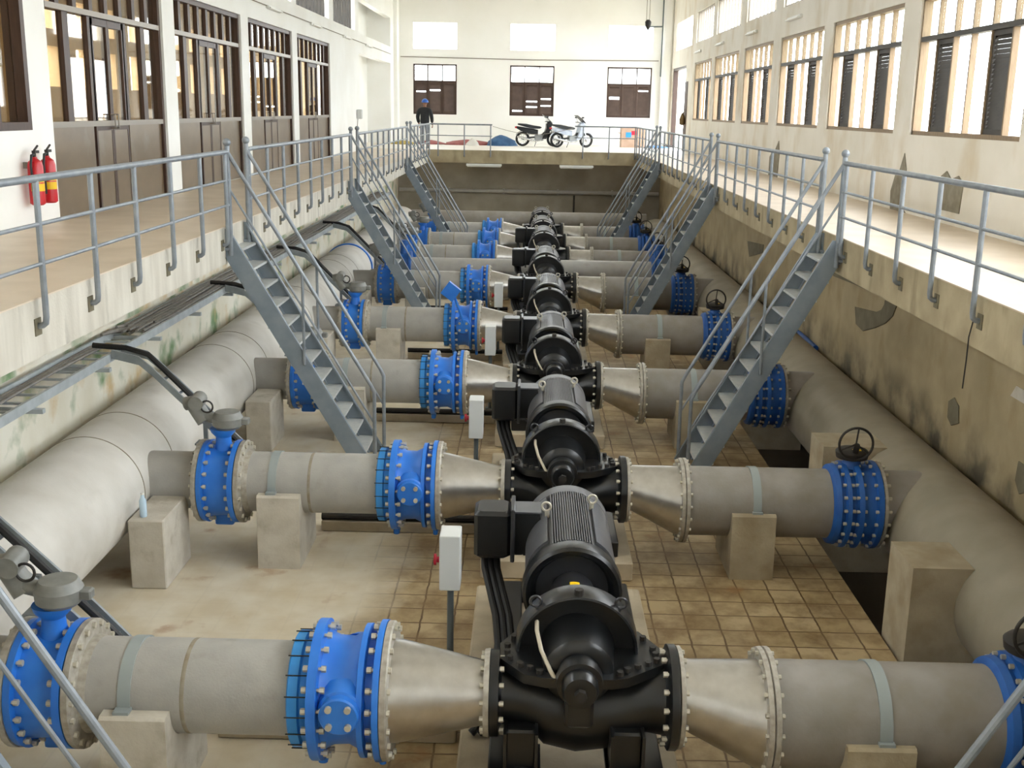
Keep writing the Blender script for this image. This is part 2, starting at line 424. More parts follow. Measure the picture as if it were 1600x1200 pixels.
for poly in ([(18.05, 3.07), (18.1, 3.35), (17.95, 3.6), (17.75, 3.7), (17.6, 3.95), (17.45, 3.72), (17.4, 3.3), (17.5, 3.15), (17.3, 3.07)],
             [(15.95, 3.25), (15.95, 3.7), (15.75, 3.78), (15.55, 3.68), (15.3, 3.74), (15.1, 3.65), (15.15, 3.25)],
             [(27.5, 3.07), (27.5, 3.5), (27.2, 3.65), (26.9, 3.7), (26.6, 3.9), (26.45, 3.6), (26.5, 3.07)]):
    part(wru, 'cement_patch', patchx(poly, WR), 'stain2')
lh = []
for y0, y1 in LB: lh += [(y0, y1, FT, HEAD), (y0, y1, USILL, UHEAD)]
lh += [(8.9, 13.15, SILL, HEAD), (8.9, 13.15, USILL, UHEAD)]
for y0, y1 in LBe[1:]: lh += [(y0, y1, SILL, HEAD), (y0, y1, USILL, UHEAD)]
lh += [(33.6, 37.6, USILL, UHEAD), (38.4, 46.9, FT, HEAD), (38.4, 46.9, USILL-.02, UHEAD+.05)]
struct('wall_left', lambda b: wall_cells(b, 'x', WL-.24, WL, Y0, YB, 2.8, ZT, lh), 'wall')
struct('wall_recess', lambda b: (wall_cells(b, 'x', -6.95, -6.7, 38.2, YB, 2.8, ZT, [(40.2, 44.5, SILL, HEAD), (40.2, 44.5, USILL, UHEAD)]), b.box(-6.7, -5.99, 38.0, 38.2, 2.8, ZT), b.box(-6.7, -5.99, 46.9, 47.1, 2.8, ZT)), 'wall')
BX = [(-5.02, -3.2), (-.97, .88), (3.1, 4.95)]
bh = []
for x0, x1 in BX: bh += [(x0, x1, SILL, 6.27), (x0, x1, 6.88, 7.93)]
struct('wall_back', lambda b: wall_cells(b, 'y', YB, YB+.24, -6.95, WR+.24, 2.8, ZT, bh), 'wallB')
struct('trim_4', lambda b: b.box(-5.99, -5.6, 47.9, YB, FT, ZT), 'wallB')
struct('trim_5', lambda b: b.box(5.3, 5.7, 48.1, YB, FT, ZT, .08), 'wallB')
struct('wall_front', lambda b: b.box(-6, 5.95, Y0-.2, Y0, -.75, ZT), 'wall')
def roof(b):
    # corrugated sheet: real waves across X
    pts = []
    n = 160
    top = []
    for i in range(n+1):
        x = -7.2+13.2*i/n; top.append((x, ZT+.05+.03*sin(i*pi/2)))
    poly = top+[(6.0, ZT+.16), (-7.2, ZT+.16)]
    b.prism(poly, 'y', Y0-.3, YB+.5)
struct('ceiling', roof, 'ceil')
for nm, z in (('trim_6', 6.50), ):
    struct(nm, lambda b: b.tube([(WL+.02, 14, z+.06), (WL+.02, 46.8, z+.06)], .012, 6), 'hose')
struct('trim_7', lambda b: b.tube([(-5.55, YB-.02, 6.55), (0, YB-.02, 6.5), (5.2, YB-.02, 6.55)], .018, 6), 'hose')
# ground outdoors
struct('ground', lambda b: (b.box(6.0, 80, -60, 120, 2.4, 2.8), b.box(-80, -9.0, -60, 120, 2.4, 2.8), b.box(-9.0, 6.0, 49.2, 120, 2.4, 2.8)), 'ground')
# annex added beyond the glazed doors to imitate the reflections in their glass
reflection_room_h = []
y = 3.
while y < 40:
    reflection_room_h += [(y, y+.62, 4.75, 5.45), (y, y+.62, 5.75, 6.3)]; y += 1.45
AX = -8.6
struct('wall_annex', lambda b: wall_cells(b, 'x', AX-.2, AX, -2, 46, 2.8, 6.9, reflection_room_h), 'annex')
struct('floor_annex', lambda b: b.box(AX-.2, -5.76, -2, 38, 2.7, FZ), 'annexfloor')
struct('ceiling_annex', lambda b: b.box(AX-.2, -6.0, -2, 38, 6.7, 6.85), 'annexfloor')

# ---- right hand windows
def louvre_leaf(b, ax, t, a0, a1, z0, z1, pitch=.058):
    """framed leaf of sloping slats in the plane ax = t, from a0 to a1"""
    def bx(u0, u1, v0, v1, w0, w1):
        if ax == 'x': b.box(v0, v1, u0, u1, w0, w1)
        else: b.box(u0, u1, v0, v1, w0, w1)
    bx(a0, a0+.06, t-.02, t+.02, z0, z1); bx(a1-.06, a1, t-.02, t+.02, z0, z1)
    bx(a0+.06, a1-.06, t-.02, t+.02, z0, z0+.07); bx(a0+.06, a1-.06, t-.02, t+.02, z1-.07, z1)
    z = z0+.055
    while z < z1-.075:
        if ax == 'y' and random.random() < .05: z += pitch; continue      # a slat missing here and there
        p = [(t-.022, z), (t-.016, z), (t+.022, z+.062), (t+.016, z+.062)]
        if ax == 'x': b.prism([(q[0], q[1]) for q in p], 'y', a0+.06, a1-.06)
        else: b.prism([(q[0], q[1]) for q in p], 'x', a0+.06, a1-.06)
        z += pitch
wn = 0
for y0, y1 in RB:
    wn += 1
    w = thing('window_%d' % wn, None, None, anchor=(WR, y0, SILL), kind='structure')
    k = 6; p = (y1-y0)/k
    zt = 5.6
    def frame(b):
        b.box(WR+.03, WR+.15, y0, y0+.055, SILL, HEAD); b.box(WR+.03, WR+.15, y1-.055, y1, SILL, HEAD)
        b.box(WR+.03, WR+.17, y0, y1, SILL, SILL+.06); b.box(WR+.03, WR+.17, y0, y1, HEAD-.06, HEAD)
    part(w, 'window_frame', frame, 'woodtan')
    part(w, 'transom', lambda b: b.box(WR+.02, WR+.15, y0+.07, y1-.07, zt-.035, zt+.035), 'louvreR')
    for j in range(1, k):
        part(w, 'mullion', lambda b: b.box(WR+.05, WR+.13, y0+j*p-.02, y0+j*p+.02, SILL+.06, HEAD-.06), 'woodtan')
    for j in (1, 4):
        part(w, 'louvre_shutter', lambda b: louvre_leaf(b, 'x', WR+.09, y0+j*p+.019, y0+(j+1)*p-.019, SILL+.058, zt-.033), 'louvreR')
    for j in range(k):
        part(w, 'pane', lambda b: b.box(WR+.095, WR+.1, y0+j*p+.03, y0+(j+1)*p-.03, zt+.035, HEAD-.06), 'glass')
    w2 = thing('window_%d' % (wn+20), None, None, anchor=(WR, y0, USILL), kind='structure')
    def fr2(b):
        b.box(WR+.05, WR+.13, y0, y1, USILL, USILL+.04); b.box(WR+.05, WR+.13, y0, y1, UHEAD-.04, UHEAD)
        b.box(WR+.05, WR+.13, y0, y0+.04, USILL+.04, UHEAD-.04); b.box(WR+.05, WR+.13, y1-.04, y1, USILL+.04, UHEAD-.04)
    part(w2, 'window_frame', fr2, 'trimmetal')
    for j in range(1, k+2):
        yy = y0+(y1-y0)*j/(k+2)
        part(w2, 'mullion', lambda b: b.box(WR+.06, WR+.12, yy-.018, yy+.018, USILL+.04, UHEAD-.04), 'trimmetal')
# ---- back windows
for x0, x1 in BX:
    wn += 1
    w = thing('window_%d' % wn, None, None, anchor=(x0, YB, SILL), kind='structure')
    zt = 5.58
    def frame(b):
        b.box(x0, x0+.06, YB+.03, YB+.13, SILL, 6.27); b.box(x1-.06, x1, YB+.03, YB+.13, SILL, 6.27)
        b.box(x0, x1, YB+.03, YB+.13, SILL, SILL+.06); b.box(x0, x1, YB+.03, YB+.13, 6.21, 6.27)
    part(w, 'window_frame', frame, 'wood')
    p = (x1-x0)/3
    for j in (1, 2):
        part(w, 'mullion', lambda b: b.box(x0+j*p-.025, x0+j*p+.025, YB+.04, YB+.12, SILL+.06, 6.21), 'wood')
    part(w, 'transom', lambda b: b.box(x0+.06, x1-.06, YB+.035, YB+.125, zt-.03, zt+.03), 'wood')
    for j in range(3):
        part(w, 'louvre_shutter', lambda b: louvre_leaf(b, 'y', YB+.08, x0+j*p+(.024 if j else .058), x0+(j+1)*p-(.024 if j < 2 else .058), SILL+.058, zt-.028, .056), 'louvre')
        part(w, 'pane', lambda b: b.box(x0+j*p+.03, x0+(j+1)*p-.03, YB+.075, YB+.08, zt+.03, 6.21), 'glass')
# recess window
wn += 1
w = thing('window_%d' % wn, None, None, anchor=(-6.7, 40.2, SILL), kind='structure')
part(w, 'window_frame', lambda b: (b.box(-6.85, -6.75, 40.2, 44.5, SILL, SILL+.06), b.box(-6.85, -6.75, 40.2, 44.5, 5.55, 5.62), b.box(-6.85, -6.75, 44.42, 44.5, SILL+.06, 5.55)), 'wood')
for j in range(4): part(w, 'louvre_shutter', lambda b: louvre_leaf(b, 'x', -6.8, 40.2+j*1.05, 40.2+(j+1)*1.05, SILL+.06, 5.55), 'louvre')
# ---- left hand glazed timber doors
dn = 0
for y0, y1 in LB:
    dn += 1
    d = thing('door_%d' % dn, None, None, anchor=(WL, y0, FT), kind='structure')
    c = (y0+y1)/2; zt = 5.62; zp = 4.22
    X0, X1 = WL-.2, WL-.04
    def frame(b):
        b.box(X0, X1, y0, y0+.09, FT, HEAD); b.box(X0, X1, y1-.09, y1, FT, HEAD); b.box(X0, X1, y0+.09, y1-.09, HEAD-.08, HEAD)
    part(d, 'door_frame', frame, 'wood')
    part(d, 'transom', lambda b: b.box(X0, X1+.01, y0+.09, y1-.09, zt-.04, zt+.03), 'trimmetal')
    part(d, 'mid_rail', lambda b: b.box(X0, X1, y0+.09, y1-.09, zp-.04, zp+.03), 'trimmetal')
    dw = .62
    posts = [y0+.75, c-dw, c+dw, y1-.75]
    for yy in posts:
        part(d, 'mullion', lambda b: b.box(X0+.06, X1-.03, yy-.09, yy+.09, zp+.03, zt-.04), 'wood')
    for j in range(1, 8):
        yy = y0+(y1-y0)*j/8
        part(d, 'mullion', lambda b: b.box(X0+.06, X1-.03, yy-.06, yy+.06, zt+.03, HEAD-.08), 'wood')
    for a, e in ((y0+.09, c-dw-.06), (c+dw+.06, y1-.09)):
        part(d, 'lower_panel', lambda b: b.box(X0+.04, X1-.04, a, e, FT, zp-.04), 'panel')
        part(d, 'pane', lambda b: b.box(X0+.08, X0+.09, a, e, zp+.03, zt-.04), 'doorglass')
    for a, e in ((c-dw, c-.005), (c+.005, c+dw)):
        lf = part(d, 'door_leaf', lambda b: (b.box(X0+.05, X1-.03, a, a+.05, FT+.01, zt-.05), b.box(X0+.05, X1-.03, e-.05, e, FT+.01, zt-.05), b.box(X0+.05, X1-.03, a+.05, e-.05, zt-.14, zt-.05), b.box(X0+.05, X1-.03, a+.05, e-.05, 4.12, 4.2)), 'wood')
        part(lf, 'kick_panel', lambda b: b.box(X0+.07, X1-.035, a+.05, e-.05, FT+.01, 4.12), 'panel')
        part(lf, 'glass_pane', lambda b: b.box(X0+.1, X0+.11, a+.05, e-.05, 4.2, zt-.14), 'doorglass')
        hy = e-.06 if a < c-.1 else a+.06
        part(lf, 'handle', lambda b: b.tube([(X1-.03, hy, 4.15), (X1+.03, hy, 4.15), (X1+.03, hy, 4.33), (X1-.03, hy, 4.33)], .012, 6), 'trimmetal')
    part(d, 'upper_pane', lambda b: b.box(X0+.08, X0+.09, y0+.09, y1-.09, zt+.03, HEAD-.08), 'doorglass')
# near left window with brown frame
wn += 1
w = thing('window_%d' % wn, None, None, anchor=(WL, 8.9, SILL), kind='structure')
part(w, 'window_frame', lambda b: (b.box(WL-.2, WL+.01, 13.05, 13.15, SILL-.06, HEAD), b.box(WL-.2, WL+.01, 8.9, 8.99, SILL-.06, HEAD), b.box(WL-.2, WL+.01, 8.99, 13.05, SILL-.06, SILL+.03), b.box(WL-.2, WL+.01, 8.99, 13.05, HEAD-.07, HEAD)), 'wood')
for yy in (9.6, 10.3, 11.0, 11.7, 12.4): part(w, 'mullion', lambda b: b.box(WL-.2, WL-.02, yy-.06, yy+.06, SILL+.03, HEAD-.07), 'wood')
part(w, 'pane', lambda b: b.box(WL-.12, WL-.11, 8.99, 13.05, SILL+.03, HEAD-.07), 'doorglass')
# left upper clerestory bars
for y0, y1 in LB+[(33.6, 37.6), (38.6, 46.8)]:
    wn += 1
    w = thing('window_%d' % (wn+20), None, None, anchor=(WL, y0, USILL), kind='structure')
    n = int((y1-y0)/.5)
    for j in range(1, n):
        yy = y0+(y1-y0)*j/n
        if y0 > 38: continue
        part(w, 'mullion', lambda b: b.box(WL-.18, WL-.04, yy-.06, yy+.06, USILL+.03, UHEAD-.03), 'louvreR')
    if y0 < 38: part(w, 'window_frame', lambda b: (b.box(WL-.16, WL-.06, y0, y1, USILL, USILL+.03), b.box(WL-.16, WL-.06, y0, y1, UHEAD-.03, UHEAD)), 'louvreR')
    else: part(w, 'window_frame', lambda b: (b.box(-6.85, -6.75, 40.2, 44.5, USILL, USILL+.05), b.box(-6.85, -6.75, 40.2, 44.5, UHEAD-.05, UHEAD)), 'trimmetal')
# right end door
dn += 1
d = thing('door_%d' % dn, None, None, anchor=(WR, 43.6, FT), kind='structure')
part(d, 'door_frame', lambda b: (b.box(WR+.02, WR+.2, 43.6, 43.7, FT, HEAD), b.box(WR+.02, WR+.2, 47.5, 47.6, FT, HEAD), b.box(WR+.02, WR+.2, 43.7, 47.5, HEAD-.09, HEAD)), 'wood')
part(d, 'door_leaf', lambda b: b.box(WR-.02, WR+.02, 42.85, 43.58, FT+.01, 5.6), 'louvre')

# ------------------------------------------------------------------ pump rows
ROWY = [6.7, 10.85, 15.28, 19.55, 24.15, 28.9, 32.0, 35.0]
ROWN = ['nearest pump row', 'second pump row', 'third pump row', 'fourth pump row', 'fifth pump row', 'sixth pump row', 'seventh pump row', 'farthest pump row']
ZP = .77; ZS = .67; SX = .37; SHZ = 1.03
HLX, HLZ, HLR = -4.28, .78, .55
HRX, HRZ, HRR = 4.17, .5, .55

def circ(x, yc, zc, r, seg=40):
    return [(x, yc+r*cos(2*pi*j/seg), zc+r*sin(2*pi*j/seg)) for j in range(seg)]

def build_row(i):
    Y = ROWY[i]; off = (0, Y, 0); ind = i < 5; rn = ROWN[i]
    # --- butterfly valve at the left header
    t = thing('butterfly_valve', 'blue butterfly valve with grey actuator beside the left header, ' + rn, 'valve', (-3.05, 0, .3), off, 'blue valves at the left header')
    part(t, 'valve_body', lambda b: b.lathe((0, 0, ZP), 'x', [(-3.24, .41), (-3.19, .42), (-3.185, .36), (-3.02, .35), (-2.935, .36), (-2.93, .42), (-2.88, .42), (-2.88, .41)], 48), 'blue', 'r')
    part(t, 'bottom_foot', lambda b: b.box(-3.16, -2.97, -.06, .06, ZP-.46, ZP-.34, .01), 'blue', 'r')
    part(t, 'bonnet', lambda b: b.lathe((-3.05, 0, 0), 'z', [(ZP+.32, .10), (ZP+.40, .08), (ZP+.47, .075), (ZP+.52, .12), (ZP+.56, .13)], 20), 'blue', 'r')
    part(t, 'gearbox', lambda b: (b.lathe((-3.0, 0, 0), 'z', [(1.33, .12), (1.36, .15), (1.44, .155), (1.46, .14), (1.49, .13), (1.5, .12)], 28), b.box(-2.87, -2.78, -.04, .04, 1.37, 1.44, .01)), 'actuator', 'r')
    a = part(t, 'actuator', lambda b: (b.cyl((-3.14, .02, 1.42), (-3.3, .05, 1.44), .055, seg=14), b.cyl((-3.24, .05, 1.38), (-3.36, .08, 1.56), .085, seg=18), b.cyl((-3.31, -.04, 1.58), (-3.31, .14, 1.60), .075, seg=16), b.cyl((-3.31, .06, 1.58), (-3.44, .08, 1.55), .07, seg=14)), 'actuator', 'r')
    part(a, 'hand_ring', lambda b: b.torus((-3.2, -.02, 1.55), 'y', .06, .01, 20, 6), 'gearbox', 'r')
    bolts(t, [(-3.31, -3.145, 0, ZP, .388), (-2.965, -2.80, 0, ZP, .388)], ind)
    # --- discharge pipe
    t = thing('discharge_pipe', 'grey left-hand discharge pipe between two blue valves, ' + rn, 'pipe', (-2.1, 0, .45), off, 'left discharge pipes')
    part(t, 'pipe_barrel', lambda b: b.lathe((0, 0, ZP), 'x', [(-2.86, .305), (-1.47, .305)], 48), 'pipe', 'r')
    part(t, 'flange', lambda b: b.lathe((0, 0, ZP), 'x', [(-2.88, .40), (-2.87, .42), (-2.83, .42), (-2.82, .40), (-2.81, .32), (-2.76, .306)], 48), 'flange', 'r')
    part(t, 'weld_seam', lambda b: b.lathe((0, 0, ZP), 'x', [(-2.16, .3045), (-2.155, .3065), (-2.135, .3065), (-2.13, .3045)], 48), 'seam', 'r')
    # --- coupling + check valve
    t = thing('dismantling_joint', 'pale blue ring coupling clamped on the discharge pipe end, ' + rn, 'coupling', (-1.4, 0, .4), off, 'pale blue couplings')
    part(t, 'sleeve', lambda b: b.lathe((0, 0, ZP), 'x', [(-1.47, .36), (-1.46, .375), (-1.40, .375), (-1.39, .35), (-1.335, .34)], 48), 'lightblue', 'r')
    if ind:
        for k in range(18):
            part(t, 'tie_rod', lambda b: b.cyl((-1.478, .379*cos(k*pi/9), ZP+.379*sin(k*pi/9)), (-1.31, .379*cos(k*pi/9), ZP+.379*sin(k*pi/9)), .0045, seg=6), 'gearbox', ('r', k))
    t = thing('check_valve', 'bright blue check valve with round bolted side cover, ' + rn, 'valve', (-1.1, 0, .3), off, 'blue check valves')
    part(t, 'valve_body', lambda b: b.lathe((0, 0, ZP), 'x', [(-1.335, .43), (-1.33, .455), (-1.27, .455), (-1.265, .38), (-1.2, .35), (-1.1, .345), (-1.03, .38), (-1.02, .43), (-.985, .43), (-.98, .36), (-.925, .36), (-.92, .455), (-.88, .455), (-.88, .43)], 56), 'blue', 'r')
    part(t, 'side_cover', lambda b: b.lathe((-1.12, 0, ZP+.06), 'y', [(-.47, .115), (-.46, .125), (-.41, .125), (-.40, .14), (-.28, .17)], 28), 'blue', 'r')
    part(t, 'rear_cover', lambda b: b.lathe((-1.1, 0, ZP+.06), 'y', [(.28, .2), (.38, .16), (.43, .14), (.46, .125), (.47, .11)], 28), 'blue', 'r')
    for dx, dz in ((-.06, -.06), (.06, -.06), (-.06, .06), (.06, .06)):
        part(t, 'cover_bolt', lambda b: b.cyl((-1.12+dx, -.47, ZP+.06+dz), (-1.12+dx, -.495, ZP+.06+dz), .022, seg=8), 'bolt', ('r', dx, dz))
    part(t, 'bottom_foot', lambda b: b.box(-1.33, -1.27, -.07, .07, ZP-.52, ZP-.43, .01), 'blue', 'r')
    part(t, 'bottom_foot', lambda b: b.box(-.925, -.88, -.07, .07, ZP-.52, ZP-.43, .01), 'blue', 'r2')
    bolts(t, [(-1.365, -1.22, 0, ZP, .418), (-.965, -.81, 0, ZP, .418)], ind)
    if i == 3:
        cw = part(t, 'counterweight_arm', lambda b: b.cyl((-1.1, -.45, ZP+.1), (-1.28, -.5, ZP+.62), .022, seg=8), 'blue')
        part(cw, 'counterweight', lambda b: b.loft([[(-1.33+u*.16*s0[0]-.0, y, ZP+.68+s0[1]*.16) for s0, u in (((-1.1, -.15), 1), ((.15, -1.1), 1), ((1.1, .15), 1), ((-.15, 1.1), 1))] for y in (-.56, -.44)]), 'blue')
    # --- stainless taper to the pump
    t = thing('discharge_reducer', 'stainless tapering pipe between blue check valve and black pump, ' + rn, 'pipe reducer', (-.55, 0, .45), off, 'left stainless tapers')
    part(t, 'cone', lambda b: b.lathe((0, 0, ZP), 'x', [(-.83, .335), (-.78, .33), (-.27, .215), (-.22, .21)], 48), 'stainless', 'r')
    part(t, 'large_flange', lambda b: b.lathe((0, 0, ZP), 'x', [(-.88, .44), (-.875, .45), (-.84, .45), (-.83, .44), (-.83, .34)], 48), 'flange', 'r')
    part(t, 'small_flange', lambda b: b.lathe((0, 0, ZP), 'x', [(-.235, .22), (-.235, .28), (-.2, .285), (-.2, .27)], 40), 'flange', 'r')
    # --- pump
    t = thing('split_case_pump', 'black split-case centrifugal pump with bolted upper casing, ' + rn, 'pump', (SX, 0, .36), off, 'black pumps in the centre line')
    part(t, 'lower_casing', lambda b: b.loft([circ(-.16, 0, ZP, .19), circ(-.02, 0, ZP, .18), circ(.05, .02, ZP-.02, .2), circ(.16, .08, .67, .27), circ(.37, .1, .64, .30), circ(.58, .08, .66, .28), circ(.72, .03, .72, .235), circ(.82, 0, ZP, .225), circ(.97, 0, ZP, .25)]), 'black', 'r')
    part(t, 'volute', lambda b: b.lathe((SX, 0, SHZ), 'y', [(-.22, .13), (-.21, .20), (-.19, .222), (-.08, .232), (.06, .24), (.15, .25), (.15, .34), (.15, .378), (.06, .385), (.065, .398), (.1, .403), (.24, .41), (.29, .39), (.33, .30), (.40, .25), (.46, .18), (.46, .1)], 56), 'black', 'r')
    def sflange(b):
        b.prism([(.02, -.24), (.16, -.29), (.58, -.29), (.68, -.26), (.93, -.06), (.92, .16), (.80, .40), (-.02, .40), (-.14, .18), (-.13, -.04)], 'z', SHZ-.06, SHZ+.005)
    part(t, 'split_flange', sflange, 'black', 'r')
    if ind:
        for x, y in ((.88, -.04), (.88, .04), (.87, .12), (.82, -.09), (.75, -.13), (.68, -.18), (.06, -.18), (.0, -.14), (-.07, -.05), (-.09, .03), (-.09, .12), (-.05, .24), (.82, .27), (.63, -.23), (.12, -.23)):
            part(t, 'flange_nut', lambda b: b.cyl((x, y, SHZ+.005), (x, y, SHZ+.035), .022, seg=6), 'gearbox', ('r', x, y))
    part(t, 'bearing_housing', lambda b: (b.lathe((SX, 0, SHZ), 'y', [(-.47, .07), (-.465, .10), (-.43, .115), (-.36, .115), (-.355, .145), (-.27, .15), (-.265, .14), (-.2, .14)], 28), b.box(SX-.09, SX+.09, -.4, -.2, SHZ-.28, SHZ-.05, .02)), 'black', 'r')
    part(t, 'bearing_cap_nut', lambda b: b.cyl((SX, -.47, SHZ), (SX, -.51, SHZ), .04, seg=6), 'gearbox', 'r')
    part(t, 'discharge_flange', lambda b: b.lathe((0, 0, ZP), 'x', [(-.2, .27), (-.195, .28), (-.14, .28), (-.135, .27), (-.12, .2)], 40), 'black', 'r')
    part(t, 'suction_flange', lambda b: b.lathe((0, 0, ZP), 'x', [(.93, .25), (.955, .33), (.96, .34), (1.01, .34), (1.015, .33)], 44), 'black', 'r')
    part(t, 'flush_tube', lambda b: b.tube([(SX-.27, .09, SHZ+.21), (SX-.27, -.02, SHZ+.2), (SX-.24, -.14, SHZ+.12), (SX-.18, -.24, SHZ+.03), (SX-.15, -.28, SHZ-.01)], .014, 8), 'tube', 'r')
    for sx in (-1, 1):
        part(t, 'lifting_eye', lambda b: (b.torus((SX+sx*.28, .12, SHZ+.34), 'y', .035, .011, 16, 6), b.cyl((SX+sx*.265, .12, SHZ+.27), (SX+sx*.275, .12, SHZ+.31), .014, seg=8)), 'blackgrey', ('r', sx))
    part(t, 'top_plug', lambda b: b.cyl((SX, .1, SHZ+.39), (SX, .1, SHZ+.44), .03, seg=8), 'gearbox', 'r')
    for sx in (-1, 1):
        xx = SX-.02+sx*.34
        part(t, 'pump_foot', lambda b: (b.box(xx-.1, xx+.1, -.27, -.05, .38, .65, .015), b.box(xx-.13, xx+.13, -.32, -.0, .36, .4), b.box(xx-.11, xx-.09, -.33, -.1, .4, .66), b.box(xx+.09, xx+.11, -.33, -.1, .4, .66)), 'black', ('r', sx))
    bolts(t, [(-.258, -.105, 0, ZP, .25)], ind, 14, .014)
    bolts(t, [(.91, 1.07, 0, ZP, .295)], ind, 16, .015)
    # --- base frame and plinth
    t = single('base_frame', 'black steel base frame under pump and motor, ' + rn, 'frame', lambda b: (b.box(-.2, .0, -.42, 2.75, .2, .36, .01), b.box(.74, .94, -.42, 2.75, .2, .36, .01), b.box(.0, .74, -.42, -.3, .2, .34), b.box(.0, .74, 1.0, 1.12, .2, .34), b.box(.0, .74, 2.63, 2.75, .2, .34)), 'black', (SX, 1.1, .2), off, 'r', 'black base frames')
    single('pump_plinth', 'low tan concrete plinth under the pump set, ' + rn, 'plinth', lambda b: b.box(-.42, 1.08, -.55, 3.0, 0, .2, .015), 'plinth', (SX, 1.1, 0), off, 'r', 'concrete plinths')
    # --- motor
    t = thing('electric_motor', 'ribbed black electric motor with side terminal box, ' + rn, 'motor', (SX, 1.85, .36), off, 'black motors')
    part(t, 'motor_body', lambda b: b.lathe((SX, 0, SHZ), 'y', [(1.08, .33), (2.34, .33)], 48), 'blackgrey', 'r')
    part(t, 'front_bell', lambda b: b.lathe((SX, 0, SHZ), 'y', [(1.16, .12), (1.14, .2), (1.08, .27), (.99, .31), (.98, .345), (1.0, .368), (1.12, .375), (1.15, .36), (1.16, .33)], 56), 'black', 'r')
    part(t, 'end_shield', lambda b: b.lathe((SX, 0, SHZ), 'y', [(2.28, .33), (2.29, .352), (2.44, .355), (2.48, .33), (2.52, .2), (2.53, .1)], 56), 'motortop', 'r', label='lighter grey rounded end shield')
    def fins(b):
        for k in range(-8, 9):
            x = k*.0185
            z = sqrt(.33**2-x*x)
            b.box(SX+x-.0045, SX+x+.0045, 1.18, 2.28, SHZ+z-.01, SHZ+z+.028)
    part(t, 'cooling_fins', fins, 'motortop', 'r')
    for sx in (-1, 1):
        def cover(b):
            rings = []
            for y in (1.3, 2.27):
                o = []
                for k in range(9):
                    a = radians(58-k*7) if sx > 0 else radians(122+k*7)
                    o.append((SX+.352*cos(a), y, SHZ+.352*sin(a)))
                for k in range(8, -1, -1):
                    a = radians(58-k*7) if sx > 0 else radians(122+k*7)
                    o.append((SX+.325*cos(a), y, SHZ+.325*sin(a)))
                rings.append(o)
            b.loft(rings)
        part(t, 'side_cover', cover, 'motortop', ('r', sx))
        part(t, 'lifting_eye', lambda b: (b.torus((SX+sx*.19, 1.95+.1*sx, SHZ+.37), 'y', .035, .011, 16, 6), b.cyl((SX+sx*.18, 1.95+.1*sx, SHZ+.27), (SX+sx*.185, 1.95+.1*sx, SHZ+.34), .02, seg=8)), 'bolt', ('r', sx))
        part(t, 'motor_foot', lambda b: (b.box(SX+sx*.26-.08, SX+sx*.26+.08, 1.25, 2.25, .36, .42), b.box(SX+sx*.24-.03, SX+sx*.24+.03, 1.3, 2.2, .42, .85)), 'black', ('r', sx))
    g = part(t, 'coupling_guard', lambda b: b.lathe((SX, 0, SHZ), 'y', [(.47, .13), (.48, .155), (1.02, .165), (1.06, .15)], 28), 'blackgrey', 'r')
    part(g, 'warning_sticker', lambda b: b.loft([[(SX+r*sin(radians(a)), y, SHZ+r*cos(radians(a))) for y, r in ((.72, .166), (.84, .168), (.84, .160), (.72, .158))] for a in (-10, -2, 6, 14)]), 'yellow', 'r', label='small yellow sticker')
    if i < 6:
        tb = part(t, 'terminal_box', lambda b: b.box(-.40, -.10, 1.80, 2.14, .955, 1.355, .03), 'black', 'r')
        part(tb, 'box_rim', lambda b: b.box(-.105, -.07, 1.78, 2.16, .935, 1.385, .008), 'blackgrey', 'r')
        part(tb, 'box_arm', lambda b: b.loft([[(x, 1.84, z) for x, z in ((-.07, .99), (.1, .99), (.16, 1.12), (.13, 1.335), (-.07, 1.335))], [(x, 2.12, z) for x, z in ((-.07, .99), (.1, .99), (.16, 1.12), (.13, 1.335), (-.07, 1.335))]]), 'black', 'r')
        part(tb, 'box_arm_top', lambda b: b.box(-.07, .14, 1.85, 2.11, 1.335, 1.347), 'motortop', 'r')
    for k in range(3 if i < 5 else 1 if i < 6 else 0):
        e = (k-1)*.05
        single('power_cable', 'black power cable drooping from terminal box to pump base, ' + rn, 'cable', lambda b: b.tube([(-.27+e, 1.95, .95), (-.26+e, 1.87, .85), (-.21+e, 1.65, .76), (-.15+e, 1.3, .70), (-.12+e, .95, .64), (-.13+e, .6, .52), (-.18+e, .45, .38), (-.26+e, .42, .25), (-.29+e, .40, .225)], .03, 10), 'rubber', (-.25, 1.4, .2), off, ('r', k), 'power cables of the motor in the ' + rn)
    # --- suction side
    t = thing('suction_reducer', 'stainless flat-topped taper right of the black pump, ' + rn, 'pipe reducer', (1.3, 0, .3), off, 'right stainless tapers')
    part(t, 'cone', lambda b: b.loft([circ(1.05, 0, ZP+.02, .23), circ(1.08, 0, ZP+.02, .23), circ(1.53, 0, ZS, .345), circ(1.56, 0, ZS, .35)]), 'stainless', 'r')
    part(t, 'small_flange', lambda b: b.lathe((0, 0, ZP), 'x', [(1.015, .32), (1.02, .33), (1.045, .33), (1.05, .32), (1.05, .25)], 44), 'flange', 'r')
    part(t, 'large_flange', lambda b: b.lathe((0, 0, ZS), 'x', [(1.555, .36), (1.555, .425), (1.585, .43), (1.592, .42)], 44), 'flange', 'r')
    bolts(t, [(1.535, 1.655, 0, ZS, .40)], ind, 20, .013)
    t = thing('suction_pipe', 'grey right-hand suction pipe leading to the dark wheel valve, ' + rn, 'pipe', (2.3, 0, .3), off, 'right suction pipes')
    part(t, 'pipe_barrel', lambda b: b.lathe((0, 0, ZS), 'x', [(1.63, .35), (3.06, .35)], 48), 'pipe_tan', 'r')
    part(t, 'flange', lambda b: b.lathe((0, 0, ZS), 'x', [(1.595, .42), (1.6, .43), (1.63, .43), (1.635, .42), (1.635, .352)], 44), 'flange', 'r')
